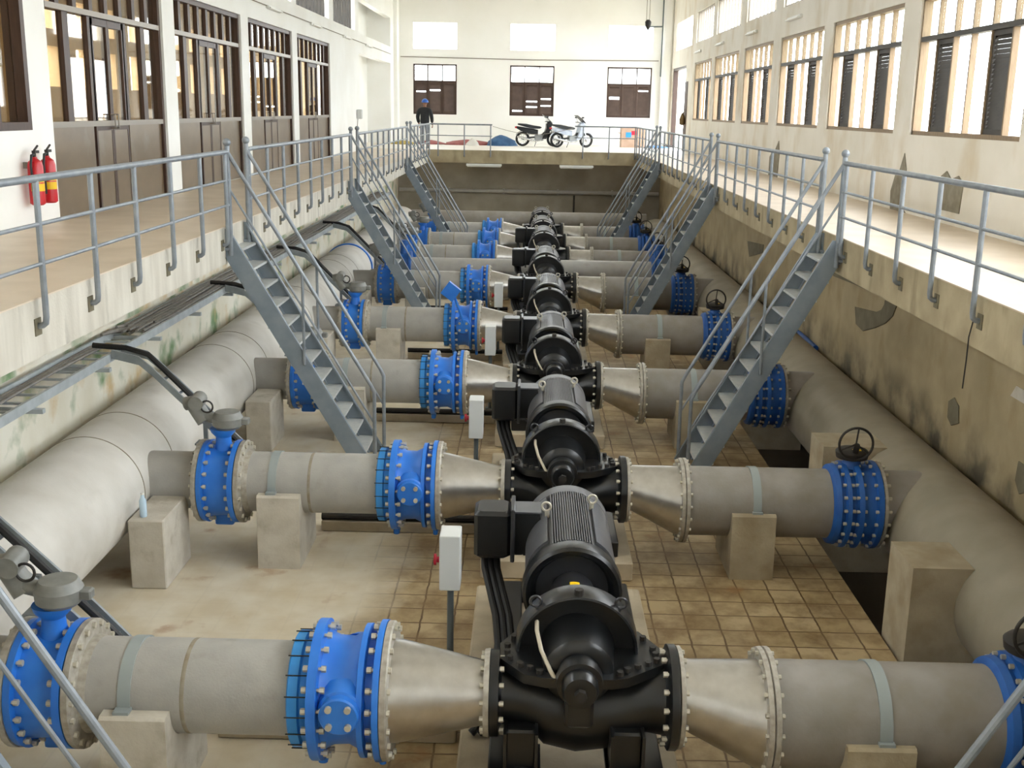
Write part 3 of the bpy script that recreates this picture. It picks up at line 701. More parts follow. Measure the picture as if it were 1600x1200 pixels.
    t = thing('wheel_valve', 'blue butterfly valve with black handwheel at the right header, ' + rn, 'valve', (3.3, 0, .2), off, 'blue handwheel valves')
    part(t, 'valve_body', lambda b: b.lathe((0, 0, ZS), 'x', [(3.05, .36), (3.07, .40), (3.12, .41), (3.13, .385), (3.16, .385), (3.17, .435), (3.21, .44), (3.22, .40), (3.27, .39), (3.28, .44), (3.33, .445), (3.34, .40), (3.46, .40), (3.47, .445), (3.52, .445), (3.52, .42)], 56), 'blueR', 'r')
    part(t, 'bonnet', lambda b: b.lathe((3.28, 0, 0), 'z', [(ZS+.40, .12), (ZS+.44, .09), (ZS+.47, .085), (ZS+.48, .1)], 20), 'blueR', 'r')
    gb = part(t, 'gearbox', lambda b: (b.lathe((3.28, 0, 0), 'z', [(1.15, .1), (1.165, .155), (1.225, .165), (1.25, .14), (1.26, .1)], 24), b.cyl((3.28, -.1, 1.22), (3.27, -.17, 1.34), .03, seg=10)), 'gearbox', 'r')
    part(gb, 'pointer_plate', lambda b: b.box(3.26, 3.34, -.1, -.06, 1.26, 1.268), 'yellow', 'r', label='yellow position pointer')
    hw = part(t, 'handwheel', lambda b: b.torus((3.26, -.17, 1.35), 'y', .165, .013, 40, 8), 'gearbox', 'r')
    for k in range(3):
        a = radians(85+120*k)
        part(hw, 'spoke', lambda b: b.cyl((3.26, -.17, 1.35), (3.26+.165*cos(a), -.17, 1.35+.165*sin(a)), .009, seg=8), 'gearbox', ('r', k))
    bolts(t, [(3.135, 3.245, 0, ZS, .415), (3.255, 3.355, 0, ZS, .425), (3.44, 3.595, 0, ZS, .425)], ind, 20, .014)
    # --- supports
    def saddle(b, x0, x1, zc, r, top):
        p = [(-.43, 0), (-.41, top-.02), (-.39, top)]
        a0 = math.asin(min(1, max(-1, (top-zc)/r)))
        for k in range(17):
            a = pi-a0+(pi+2*a0)*k/16
            p.append((r*cos(a), zc+r*sin(a)))
        p += [(.39, top), (.41, top-.02), (.43, 0)]
        b.prism(p, 'x', x0, x1)
    t = thing('pipe_support', 'pale concrete saddle block with strap under the left discharge pipe, ' + rn, 'pipe support', (-2.43, 0, 0), off, 'left concrete saddle blocks')
    part(t, 'concrete_block', lambda b: saddle(b, -2.64, -2.22, ZP, .309, .755), 'concrete', 'r')
    s = part(t, 'strap', lambda b: b.loft([[(x, r*cos(radians(a)), ZP+r*sin(radians(a))) for x, r in ((-2.55, .306), (-2.47, .306), (-2.47, .316), (-2.55, .316))] for a in range(-2, 185, 6)]), 'strap', 'r')
    part(s, 'strap_foot', lambda b: b.box(-2.56, -2.46, -.38, -.3, .755, .775), 'strap', 'r')
    part(s, 'strap_foot', lambda b: b.box(-2.56, -2.46, .3, .38, .755, .775), 'strap', 'r3')
    t = thing('pipe_support', 'tan concrete saddle block with strap under the right suction pipe, ' + rn, 'pipe support', (2.26, 0, 0), off, 'right concrete saddle blocks')
    part(t, 'concrete_block', lambda b: saddle(b, 2.05, 2.48, ZS, .354, .67), 'concreteR', 'r2')
    s = part(t, 'strap', lambda b: b.loft([[(x, r*cos(radians(a)), ZS+r*sin(radians(a))) for x, r in ((2.26, .351), (2.34, .351), (2.34, .361), (2.26, .361))] for a in range(-2, 185, 6)]), 'strap', 'r2')
    part(s, 'strap_foot', lambda b: b.box(2.25, 2.35, -.39, -.34, .67, .69), 'strap', 'r2')
    # --- block under the left header beside the tee
    single('anchor_block', 'tall pale concrete block against the left header in front of the ' + rn, 'concrete block', lambda b: b.box(-3.72, -3.38, -.98, -.2, 0, .69, .012), 'concrete', (-3.55, -.6, 0), off, 'r', 'concrete blocks along the left header')
    # --- branch cable tray over the header
    if i < 6:
        t = thing('branch_cable_tray', 'sloping cable ladder crossing the left header behind the ' + rn, 'cable tray', (-3.5, .55, 1.0), off, 'sloping branch trays')
        P = [(-4.30, 1.965), (-4.02, 1.90), (-3.88, 1.78), (-3.05, .95), (-2.75, .62)] if True else None
        def rails(b, yy):
            b.loft([[(x-.0, yy-.012, z-.045), (x, yy+.012, z-.045), (x, yy+.012, z+.045), (x, yy-.012, z+.045)] for x, z in P])
        part(t, 'side_rail', lambda b: rails(b, .45), 'traydark', 'a')
        part(t, 'side_rail', lambda b: rails(b, .72), 'traydark', 'b')
        for k in range(7):
            f = (k+.5)/7; x = -3.88+f*1.05; z = 1.78-f*1.05
            part(t, 'rung', lambda b: b.box(x-.012, x+.012, .46, .71, z-.035, z-.015), 'traydark', ('r', k))
        part(t, 'support_leg', lambda b: (b.box(-3.42, -3.38, .56, .60, 1.0, 1.27), b.box(-3.5, -3.3, .5, .66, .98, 1.0)), 'traydark', 'r')
        single('actuator_cable', 'black cable lying on the sloping ladder tray behind the ' + rn, 'cable', lambda b: b.tube([(-4.55, .6, 2.02), (-4.2, .6, 2.0), (-3.98, .62, 1.93), (-3.5, .62, 1.44), (-3.08, .6, 1.02), (-2.8, .6, .73)], .03, 8), 'rubber', (-3.6, .6, 1.0), off, 'r', 'actuator cables')
    # --- low kerb and conduit behind the pipe
    if i < 5:
        single('floor_kerb', 'low concrete kerb on the floor just behind the ' + rn, 'kerb', lambda b: b.box(-2.2, -.46, .62, .80, 0, .12, .01), 'plinth', (-1.3, .7, 0), off, 'r', 'low kerbs')
        single('floor_conduit', 'dark conduit pipe lying on the kerb behind the ' + rn, 'conduit', lambda b: b.tube([(-2.2, .67, .16), (-.46, .67, .16)], .04, 10), 'gearbox', (-1.3, .67, .12), off, 'r', 'floor conduits')
        # --- local control box
    if i < 4:
        t = thing('control_box', 'pale grey control box with red button on a post, ' + rn, 'control box', (-.57, 1.5, 0), off, 'control boxes on posts')
        part(t, 'cabinet', lambda b: b.box(-.645, -.485, 1.38, 1.62, .86, 1.31, .006), 'boxgrey', 'r')
        part(t, 'post', lambda b: (b.cyl((-.565, 1.5, 0), (-.565, 1.5, .86), .027, seg=12), b.box(-.63, -.5, 1.43, 1.57, 0, .012)), 'postgrey', 'r')
        part(t, 'stop_button', lambda b: (b.cyl((-.645, 1.5, 1.07), (-.675, 1.5, 1.07), .025, seg=12), b.cyl((-.675, 1.5, 1.07), (-.695, 1.5, 1.07), .045, seg=16)), 'redbutton', 'r', label='red mushroom button')
for i in range(8): build_row(i)

# headers
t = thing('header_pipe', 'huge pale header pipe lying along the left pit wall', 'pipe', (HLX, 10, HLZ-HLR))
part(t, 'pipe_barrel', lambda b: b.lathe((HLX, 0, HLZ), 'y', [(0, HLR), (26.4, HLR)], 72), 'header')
for Y in ROWY[:5]:
    for dy in (-.43, .49):
        part(t, 'weld_seam', lambda b: b.lathe((HLX, 0, HLZ), 'y', [(Y+dy-.008, HLR), (Y+dy-.006, HLR+.004), (Y+dy+.006, HLR+.004), (Y+dy+.008, HLR)], 72), 'seam')
    st = part(t, 'branch_stub', lambda b: b.lathe((0, Y, ZP), 'x', [(HLX+.2, .29), (-3.245, .29)], 40), 'pipe')
    part(st, 'stub_flange', lambda b: b.lathe((0, Y, ZP), 'x', [(-3.29, .3), (-3.29, .42), (-3.245, .42)], 44), 'flange')
t = thing('header_pipe', 'far section of the left header pipe behind the bypass pipe', 'pipe', (HLX, 32, HLZ-.53))
part(t, 'pipe_barrel', lambda b: b.lathe((HLX, 0, HLZ), 'y', [(26.55, .53), (37.5, .53)], 48), 'header')
part(t, 'joint_ring', lambda b: b.lathe((HLX, 0, HLZ), 'y', [(26.42, .5), (26.42, .575), (26.53, .575), (26.53, .5)], 48), 'blue', label='blue joint ring')
for Y in ROWY[5:]:
    st = part(t, 'branch_stub', lambda b: b.lathe((0, Y, ZP), 'x', [(HLX+.2, .29), (-3.245, .29)], 32), 'pipe')
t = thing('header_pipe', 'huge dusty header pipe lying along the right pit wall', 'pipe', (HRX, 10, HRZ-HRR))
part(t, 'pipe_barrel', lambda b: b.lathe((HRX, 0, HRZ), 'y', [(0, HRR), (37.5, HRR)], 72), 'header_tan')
for Y in ROWY:
    st = part(t, 'branch_stub', lambda b: b.lathe((0, Y, ZS), 'x', [(3.525, .35), (HRX, .35)], 40), 'pipe_tan')
    part(st, 'stub_flange', lambda b: b.lathe((0, Y, ZS), 'x', [(3.525, .42), (3.53, .44), (3.56, .44), (3.57, .36)], 44), 'flange')
for k, (y0, y1, top) in enumerate(((8.75, 9.35, .86), (11.75, 12.3, 1.0), (16.4, 16.9, .9), (20.7, 21.2, .9))):
    single('header_saddle', 'tan concrete saddle under the right header behind the ' + ROWN[k], 'concrete block', lambda b: b.prism([(3.24, -.45), (3.24, top)]+[(HRX+.554*cos(a), HRZ+.554*sin(a)) for a in [pi-math.asin((top-HRZ)/.554)+(pi/2+math.asin((top-HRZ)/.554))*q/12 for q in range(13)]]+[(HRX, -.45)], 'y', y0, y1), 'concreteR', (3.7, y0, -.45), (0, 0, 0), None, 'concrete saddles of the right header')
# bypass
t = thing('bypass_pipe', 'plain grey bypass pipe crossing the pit behind the fifth pump row', 'pipe', (0, 27.25, .34))
part(t, 'pipe_barrel', lambda b: b.lathe((0, 27.25, .69), 'x', [(-2.85, .27), (2.95, .27)], 40), 'pipe')
for s, x in ((-1, -3.05), (1, 3.15)):
    single('bypass_valve', 'blue valve at the %s end of the bypass pipe' % ('left' if s < 0 else 'right'), 'valve', lambda b: (b.lathe((x, 27.25, .69), 'x', [(-.2, .33), (-.19, .42), (-.14, .42), (-.13, .36), (.13, .36), (.14, .42), (.19, .42), (.2, .33)], 40), b.lathe((x, 27.25, 0), 'z', [(1.05, .1), (1.25, .08), (1.27, .13), (1.37, .13)], 16)), 'blueR', (x, 27.25, .2))
    single('bypass_stub', 'short grey pipe joining bypass valve to the %s header' % ('left' if s < 0 else 'right'), 'pipe', lambda b: b.lathe((0, 27.25, .69), 'x', [(-3.84, .27), (-3.25, .27)] if s < 0 else [(3.35, .27), (3.64, .27)], 32), 'pipe', (s*3.5, 27.25, .34))
for x in (-.62, 1.5): single('bypass_support', 'concrete post under the bypass pipe %s of the pumps' % ('left' if x < 0 else 'right'), 'pipe support', lambda b: b.box(x-.14, x+.14, 26.95, 27.55, 0, .6, .01), 'concrete', (x, 27.25, 0))
single('cross_pipe', 'large grey pipe crossing the pit beyond the farthest pumps', 'pipe', lambda b: b.lathe((0, 38.2, .82), 'x', [(-4.0, .33), (3.9, .33)], 40), 'pipe_tan', (0, 38.2, .5))
for x in (-2.4, 2.5): single('pipe_pier', 'concrete pier under the far cross pipe on the %s' % ('left' if x < 0 else 'right'), 'pipe support', lambda b: b.box(x-.2, x+.2, 37.9, 38.5, 0, .52), 'concreteR', (x, 38.2, 0))
single('wall_pipe', 'slim grey pipe running along the pit back wall', 'pipe', lambda b: (b.tube([(-4.85, 41.9, 1.55), (4.7, 41.9, 1.55)], .07, 12), [b.box(x-.03, x+.03, 41.85, 42.0, 1.45, 1.65) for x in (-3, -1, 1, 3)]), 'pipe', (0, 41.9, 1.5))
single('wall_conduit', 'thin vertical conduit on the pit back wall right of centre', 'conduit', lambda b: b.tube([(1.6, 41.93, 1.45), (1.6, 41.93, .2)], .035, 8), 'gearbox', (1.6, 41.93, .2))

single('hanging_wire', 'thin wire hanging from a railing foot against the right pit wall', 'wire', lambda b: b.tube([(3.74, 9.36, 2.86), (3.72, 9.37, 2.7), (3.725, 9.38, 2.5), (3.72, 9.38, 2.25)], .006, 6), 'gearbox', (3.73, 9.37, 2.25))
single('blue_hose', 'short dark blue hose lying between the right header and wall', 'hose', lambda b: b.tube([(4.69, 18.0, .80), (4.69, 18.6, .81), (4.68, 19.2, .82), (4.69, 19.7, .80)], .05, 10), 'blueR', (4.69, 18.6, .76))
# bottle on block
b_ = thing('water_bottle', 'small clear water bottle on the concrete block beside the left header', 'bottle', (-3.6, 9.98, .69))
part(b_, 'bottle_body', lambda b: b.lathe((-3.6, 9.98, 0), 'z', [(.69, .03), (.70, .034), (.85, .034), (.88, .02), (.91, .014)], 16), 'bottle')
part(b_, 'cap', lambda b: b.lathe((-3.6, 9.98, 0), 'z', [(.91, .016), (.93, .016)], 12), 'white')

# ------------------------------------------------------------------ main cable tray
t = thing('cable_tray', 'long grey ladder cable tray bracketed to the left pit wall', 'cable tray', (-4.5, 10, 1.9))
part(t, 'side_rail', lambda b: b.box(-4.34, -4.31, 6, 35, 1.88, 1.97), 'tray')
part(t, 'side_rail', lambda b: b.box(-4.75, -4.72, 6, 35, 1.88, 1.97), 'tray')
for k in range(95): part(t, 'rung', lambda b: b.box(-4.72, -4.34, 6.5+k*.3-.015, 6.5+k*.3+.015, 1.895, 1.915), 'tray')
for k in range(18):
    part(t, 'bracket', lambda b: b.box(-4.9, -4.22, 6.2+k*1.6, 6.26+k*1.6, 1.84, 1.88), 'tray')
rc = random.Random(3)
for k in range(16):
    y = 12.4+rc.random()*.8; x = -4.66+.3*(k % 8)/7.
    pts = []
    yy = y
    if k % 4 == 0: pts += [(-4.70, y-.5, 2.0), (-4.68, y-.2, 1.98)]
    while yy < 34.8:
        pts.append((min(max(x+rc.uniform(-.035, .035), -4.69), -4.37), yy, 1.935+(k//8)*.035+rc.uniform(0, .012))); yy += 1.1
    single('tray_cable', 'grey cable lying in the bundle on the ladder tray along the left wall', 'cable', lambda b: b.tube(pts, .017, 6), 'cable', (x, y, 1.93), (0, 0, 0), None, 'cables in the wall tray')
for k in range(3):
    pts = [(-4.68+.045*k+.015*sin(j*1.3+k), 6.2+j*.62, 1.935) for j in range(10)]
    single('tray_cable', 'grey cable lying loose on the near end of the ladder tray', 'cable', lambda b: b.tube(pts, .016, 6), 'cable', (-4.6, 6.2, 1.93), (0, 0, 0), None, 'loose cables at the near tray end')

# ------------------------------------------------------------------ staircases
STY = [(4.1, 5.02), (13.5, 14.4), (22.8, 23.65), (33.1, 34.05)]
ORD = ['nearest', 'second', 'third', 'farthest']
for side, nm in ((-1, 'left'), (1, 'right')):
    b0, sl = (1.87, 1.72) if side < 0 else (2.0, 1.86)
    ex = 3.67 if side < 0 else 3.75
    tx = ex-.07
    for q, (ya, yb) in enumerate(STY):
        t = thing('staircase', 'steep grey steel staircase down from the %s walkway, %s from the camera' % (nm, ORD[q]), 'staircase', (side*2.6, ya, 0), (0, 0, 0), 'steep steel staircases')
        def sx(z): return b0+z/sl
        for yy in (ya, yb):
            def stringer(b):
                d = .225
                p = [(side*sx(0), 0), (side*(sx(0)+d), 0), (side*(ex-.005), (ex-.005-b0-d)*sl), (side*(ex-.005), FZ-.02), (side*sx(FZ-.02), FZ-.02)]
                b.prism(p, 'y', yy-.005, yy+.005)
                # flanges of the channel
                for dd in (0, d):
                    x0, z0 = sx(0)+dd, 0.; z1 = FZ-.02 if dd == 0 else (ex-.005-b0-d)*sl
                    x1 = sx(z1)+dd if dd == 0 else ex-.005
                    sg = 1 if yy == ya else -1
                    lo, hi = sorted((yy, yy+sg*.05))
                    e = .012
                    b.loft([[(side*(x0-e), lo, z0), (side*(x0+e), lo, z0), (side*(x0+e), hi, z0), (side*(x0-e), hi, z0)], [(side*(x1-e), lo, z1), (side*(x1+e), lo, z1), (side*(x1+e), hi, z1), (side*(x1-e), hi, z1)]])
            part(t, 'stringer', stringer, 'stair')
        n = 12
        for k in range(1, n+1):
            z = k*.232
            x = sx(z)
            part(t, 'tread', lambda b: b.box(min(side*(x+.02), side*(x+.24)), max(side*(x+.02), side*(x+.24)), ya+.006, yb-.006, z-.03, z), 'tread')
        for yy in (ya, yb):
            h0 = (tx, FZ+.89); h1 = (1.89 if side < 0 else 2.04, 1.07)
            part(t, 'handrail', lambda b: b.tube([(side*h0[0], yy, h0[1]), (side*(h1[0]+.04), yy, h1[1]+.07), (side*h1[0], yy, h1[1]-.02), (side*h1[0], yy, .0)], .024, 10), 'rail')
            part(t, 'mid_rail', lambda b: b.tube([(side*h0[0], yy, h0[1]-.42), (side*h1[0], yy, h1[1]-.42)], .014, 8), 'rail')
            f = .5; mx = h0[0]+(h1[0]-h0[0])*f; mz = h0[1]+(h1[1]-h0[1])*f
            part(t, 'baluster', lambda b: b.tube([(side*mx, yy-.02 if yy == ya else yy+.02, mz), (side*mx, yy-.02 if yy == ya else yy+.02, mz-1.12)], .018, 8), 'rail')
            nw = part(t, 'newel_post', lambda b: (b.cyl((side*tx, yy, 2.72), (side*tx, yy, FZ+.96), .03, seg=12), b.cyl((side*tx, yy, 2.8), (side*ex, yy, 2.8), .025, seg=10)), 'rail')
            part(nw, 'ball_cap', lambda b: b.ball((side*tx, yy, FZ+1.0), .048, 16), 'rail')

# ------------------------------------------------------------------ railings
runs = [(5.12, 13.38, 'near section'), (14.52, 22.68, 'second section'), (23.77, 32.98, 'third section'), (34.18, 40.32, 'far section')]
for side, nm in ((-1, 'left'), (1, 'right')):
    ex = 3.67 if side < 0 else 3.75
    x = side*(ex-.07)
    for ya, yb, rn in runs:
        t = thing('railing', 'grey tube railing on the %s walkway edge, %s counted from the camera' % (nm, rn), 'railing', (x, ya, 2.85), (0, 0, 0), 'walkway railings')
        part(t, 'top_rail', lambda b: b.tube([(x, ya-.09, FZ+.89), (x, yb+.09, FZ+.89)], .028, 12), 'rail')
        for z in (.56, .27): part(t, 'mid_rail', lambda b: b.tube([(x, ya-.09, FZ+z), (x, yb+.09, FZ+z)], .016, 8), 'rail')
        n = round((yb-ya)/1.0)
        for k in range(n+1):
            yy = ya+(yb-ya)*k/n
            part(t, 'post', lambda b: b.tube([(x, yy, FZ+.88), (x, yy, 2.93), (x+side*.006, yy, 2.885), (x+side*.03, yy, 2.865), (side*(ex-.008), yy, 2.86)], .024, 10), 'rail')
            part(t, 'anchor_plate', lambda b: b.box(min(side*ex, side*(ex-.008)), max(side*ex, side*(ex-.008)), yy-.06, yy+.05, 2.79, 2.92), 'stain')
for x0, x1, nm in ((-3.6, -1.4, 'left'), (1.5, 3.68, 'right')):
    t = thing('railing', 'grey tube railing on the far walkway edge, %s of the motorbikes' % nm if nm == 'left' else 'grey tube railing on the far walkway edge before the carton', 'railing', (x0, 40.43, 2.85), (0, 0, 0), 'walkway railings')
    part(t, 'top_rail', lambda b: b.tube([(x0, 40.43, FZ+.89), (x1, 40.43, FZ+.89)], .026, 10), 'rail')
    part(t, 'mid_rail', lambda b: b.tube([(x0, 40.43, FZ+.5), (x1, 40.43, FZ+.5)], .016, 8), 'rail')
    for k in range(3):
        xx = x0+.3+(x1-x0-.35)*k/2
        part(t, 'post', lambda b: b.tube([(xx, 40.43, FZ+.88), (xx, 40.43, 2.9), (xx, 40.46, 2.86), (xx, 40.5, 2.85)], .022, 8), 'rail')
single('barrier_rope', 'thin rope sagging across the gap in the far railing', 'rope', lambda b: b.tube([(-1.38+2.86*k/10, 40.44, FZ+.84-.25*sin(pi*k/10)) for k in range(11)], .008, 6), 'hose', (0, 40.44, 3.6))

# ------------------------------------------------------------------ fire extinguishers
for k, yy in enumerate((12.86, 13.2)):
    t = thing('fire_extinguisher', 'red fire extinguisher with yellow label on white wall, %s' % ('the left one nearer the camera' if k == 0 else 'the right one beside the brown doors'), 'fire extinguisher', (-5.62, yy, 3.34), (0, 0, 0), 'pair of fire extinguishers')
    part(t, 'cylinder', lambda b: b.lathe((-5.62, yy, 0), 'z', [(3.34, .06), (3.36, .085), (3.78, .085), (3.83, .07), (3.86, .03), (3.88, .025)], 24), 'red')
    part(t, 'label_band', lambda b: b.loft([[(-5.62+.0862*cos(a), yy+.0862*sin(a), z) for a in [radians(-110+20*j) for j in range(11)]] for z in (3.5, 3.585)], False, False), 'yellow', label='yellow label band')
    part(t, 'label_band', lambda b: b.loft([[(-5.62+.0862*cos(a), yy+.0862*sin(a), z) for a in [radians(-110+20*j) for j in range(11)]] for z in (3.6, 3.66)], False, False), 'yellow', label='yellow label band')
    v = part(t, 'valve_head', lambda b: (b.cyl((-5.62, yy, 3.88), (-5.62, yy, 3.93), .02, seg=10), b.box(-5.64, -5.6, yy-.02, yy+.09, 3.92, 3.95)), 'gearbox')
    part(v, 'lever', lambda b: b.cyl((-5.62, yy, 3.95), (-5.62, yy+.1, 4.0), .012, seg=8), 'gearbox')
    part(t, 'hose', lambda b: b.tube([(-5.62, yy-.02, 3.91), (-5.62, yy-.08, 3.9), (-5.62, yy-.11, 3.8), (-5.62, yy-.105, 3.6), (-5.62, yy-.1, 3.45)], .014, 8), 'rubber')
    part(t, 'wall_hook', lambda b: b.box(-5.752, -5.70, yy-.02, yy+.02, 3.75, 3.82), 'trimmetal')

# ------------------------------------------------------------------ batten lamps
LY = [20.9, 25.8, 30.7, 35.8, 40.5]
for side, nm, x in ((-1, 'left', WL), (1, 'right', WR)):
    for k, yy in enumerate(LY[1:]):
        t = thing('batten_lamp', 'white fluorescent batten lamp on the %s wall beam, %s counted from the camera' % (nm, ['first', 'second', 'third', 'fourth'][k]), 'lamp', (x, yy, 6.5), (0, 0, 0), 'wall batten lamps')
        part(t, 'housing', lambda b: b.box(min(x, x-side*.06), max(x, x-side*.06), yy-.62, yy+.62, 6.5, 6.58, .01), 'white')
        part(t, 'tube', lambda b: b.tube([(x-side*.09, yy-.6, 6.52), (x-side*.09, yy+.6, 6.52)], .018, 10), 'lamp')
for x0, x1, nm in ((-2.3, -1.05, 'left'), (1.0, 2.2, 'right')):
    t = thing('batten_lamp', 'white batten lamp under the far walkway edge, %s one' % nm, 'lamp', (x0, 40.7, 2.5), (0, 0, 0), 'lamps under the far walkway')
    part(t, 'housing', lambda b: b.box(x0, x1, 40.42, 40.5, 2.52, 2.6, .01), 'white')
    part(t, 'tube', lambda b: b.tube([(x0+.03, 40.46, 2.505), (x1-.03, 40.46, 2.505)], .018, 8), 'lamp')

# crane hook
t = thing('crane_hook', 'dark crane hook hanging on two ropes before the back wall', 'hook', (3.86, 40, 7.0))
part(t, 'ropes', lambda b: (b.cyl((3.8, 40, 7.5), (3.8, 40, ZT), .01, seg=6), b.cyl((3.9, 40, 7.5), (3.9, 40, ZT), .01, seg=6)), 'hose')
part(t, 'hook_block', lambda b: b.lathe((3.86, 40, 0), 'z', [(7.2, .03), (7.3, .09), (7.45, .11), (7.52, .05)], 16), 'gearbox')
part(t, 'hook', lambda b: b.tube([(3.86, 40, 7.22), (3.86, 40, 7.12), (3.93, 40, 7.05), (3.92, 40, 6.96), (3.84, 40, 6.95), (3.8, 40, 7.02)], .018, 8), 'gearbox')
t = thing('pipe_riser', 'thin vertical pipe with a side arm in the right back corner', 'pipe', (5.27, 48.0, FT))
part(t, 'riser', lambda b: b.cyl((5.24, 48.05, 5.9), (5.24, 48.05, ZT), .03, seg=8), 'postgrey')
part(t, 'side_arm', lambda b: b.cyl((4.6, 48.05, 7.85), (5.24, 48.05, 7.87), .03, seg=8), 'postgrey')

# ------------------------------------------------------------------ things on the far walkway
def rot(o, a): o.rotation_euler = (0, 0, a)
def motorbike(x, y, a, label, body, seatm):
    t = thing('motorbike', label, 'motorbike', (0, 0, 0), (x, y, FT), 'parked motorbikes'); rot(t, a)
    # local: forward +X, length 1.9
    for wx, n in ((-.62, 'rear_wheel'), (.62, 'front_wheel')):
        w = part(t, n, lambda b: b.torus((wx, 0, .29), 'y', .24, .045, 36, 10), 'tyre')
        part(w, 'rim', lambda b: (b.torus((wx, 0, .29), 'y', .195, .014, 32, 6), b.cyl((wx, -.05, .29), (wx, .05, .29), .05, seg=14), [b.cyl((wx, 0, .29), (wx+.19*cos(k*pi/5), 0, .29+.19*sin(k*pi/5)), .006, seg=5) for k in range(10)]), 'chrome')
        part(t, 'mudguard', lambda b: b.loft([[(wx+r*cos(radians(d)), yy, .29+r*sin(radians(d))) for yy, r in ((-.06, .30), (.06, .30), (.05, .315), (-.05, .315))] for d in range(20 if wx > 0 else 30, 151, 10)]), body)
    part(t, 'frame', lambda b: (b.tube([(-.62, .08, .29), (-.3, .08, .35), (.05, .06, .38), (.3, .05, .6), (.42, 0, .82)], .03, 8), b.tube([(-.62, -.08, .29), (-.3, -.08, .35), (.05, -.06, .38), (.3, -.05, .6)], .03, 8)), 'bikeblack')
    part(t, 'engine', lambda b: (b.box(-.15, .2, -.12, .12, .22, .46, .03), b.cyl((.1, 0, .4), (.32, 0, .48), .08, seg=14)), 'bikegrey')
    part(t, 'exhaust', lambda b: b.tube([(.2, -.12, .26), (-.1, -.15, .22), (-.35, -.16, .27), (-.85, -.17, .38)], [.02, .025, .045, .04], 12), 'chrome')
    part(t, 'tail_fairing', lambda b: b.loft([[(px, s*w, pz+h*u) for s, u in ((-1, -.5), (1, -.5), (1, .3), (.6, .5), (-.6, .5), (-1, .3))] for px, pz, w, h in ((-.88, .74, .03, .08), (-.7, .68, .1, .16), (-.35, .6, .12, .22), (-.02, .55, .1, .2))]), body)
    part(t, 'seat', lambda b: b.loft([[(px, s*w, pz+h*u) for s, u in ((-1, -.5), (1, -.5), (1, .2), (.7, .5), (-.7, .5), (-1, .2))] for px, pz, w, h in ((-.82, .86, .09, .06), (-.5, .81, .14, .13), (-.2, .75, .15, .13), (.05, .74, .11, .09), (.12, .74, .05, .03))]), seatm)
    part(t, 'leg_shield', lambda b: b.loft([[(px, s*w, pz) for s, px in ((-1, x0), (1, x0), (1, x1), (-1, x1))] for pz, w, x0, x1 in ((.3, .13, .14, .3), (.5, .2, .22, .4), (.72, .21, .3, .5), (.9, .13, .3, .52))]), body)
    fk = part(t, 'front_fork', lambda b: (b.cyl((.62, -.07, .29), (.46, -.07, .8), .02, seg=8), b.cyl((.62, .07, .29), (.46, .07, .8), .02, seg=8)), 'chrome')
    part(t, 'headlight_cowl', lambda b: b.loft([[(px, s*w, pz+h*u) for s, u in ((-1, -.4), (1, -.4), (1, .3), (.5, .5), (-.5, .5), (-1, .3))] for px, pz, w, h in ((.34, .93, .1, .1), (.46, .92, .13, .16), (.55, .88, .08, .1))]), body)
    part(t, 'windscreen', lambda b: b.loft([[(px, s*w, pz) for s, px in ((-1, x0), (1, x0), (1, x0+.02), (-1, x0+.02))] for pz, w, x0 in ((.94, .17, .5), (1.1, .2, .34), (1.24, .16, .14))]), 'bikeblack', label='dark windscreen')
    hb = part(t, 'handlebar', lambda b: b.tube([(.3, -.33, .97), (.38, -.12, .97), (.42, 0, .92), (.38, .12, .97), (.3, .33, .97)], .016, 8), 'bikeblack')
    for s in (-1, 1):
        part(hb, 'mirror', lambda b: (b.cyl((.34, s*.22, .97), (.32, s*.3, 1.13), .008, seg=6), b.ball((.31, s*.33, 1.15), .055, 12, .6)), 'bikeblack', label='black mirror')
    part(t, 'tail_lamp', lambda b: b.box(-.93, -.86, -.06, .06, .7, .77, .01), 'red', label='red tail lamp')
    part(t, 'kickstand', lambda b: b.cyl((-.05, .12, .25), (-.12, .2, .0), .012, seg=6), 'bikeblack')
    return t
motorbike(.25, 45.6, .1, 'black motorbike with red tail lamp, parked left by the back wall', 'bikeblack', 'bikeblack')
motorbike(1.55, 44.9, pi*.12, 'white and blue motorbike with chrome wheels, parked right of the black one', 'bikeblue', 'bikeblack')
def heap(nm, label, cat, m, x, y, sx, sy, h, seed):
    r = random.Random(seed); n = 20; rings = []
    def fn(b):
        for i in range(6):
            f = i/5.; ring = []
            for j in range(n):
                a = 2*pi*j/n; q = (1-f**1.6*.92)*(1+.14*sin(3*a+seed)+.1*r.uniform(-1, 1))
                ring.append((x+sx*q*cos(a), y+sy*q*sin(a), FT+h*f*(.8+.3*sin(2*a+seed)*(1-f))))
            rings.append(ring)
        b.loft(rings)
    single(nm, label, cat, fn, m, (x, y, FT), angle=70)
heap('tarpaulin', 'crumpled blue tarpaulin heaped on the far walkway left of motorbikes', 'tarpaulin', 'cloth_blue', -1.25, 45.9, .62, .5, .52, 1)
heap('tarpaulin', 'flat dull red tarpaulin on the far walkway beside the blue heap', 'tarpaulin', 'cloth_red', -2.6, 46.2, 1.05, .6, .26, 2)
heap('cloth_bundle', 'small white bundle lying on the red tarpaulin', 'bundle', 'cloth_white', -2.35, 45.5, .25, .18, .36, 3)
heap('tarpaulin', 'long red and brown groundsheet behind the standing worker', 'tarpaulin', 'cloth_red', -4.1, 46.4, .7, .5, .2, 5)
heap('cloth_bundle', 'yellowish cloth spread at the left end of the groundsheets', 'bundle', 'cloth_yellow', -5.1, 45.6, .5, .4, .18, 6)
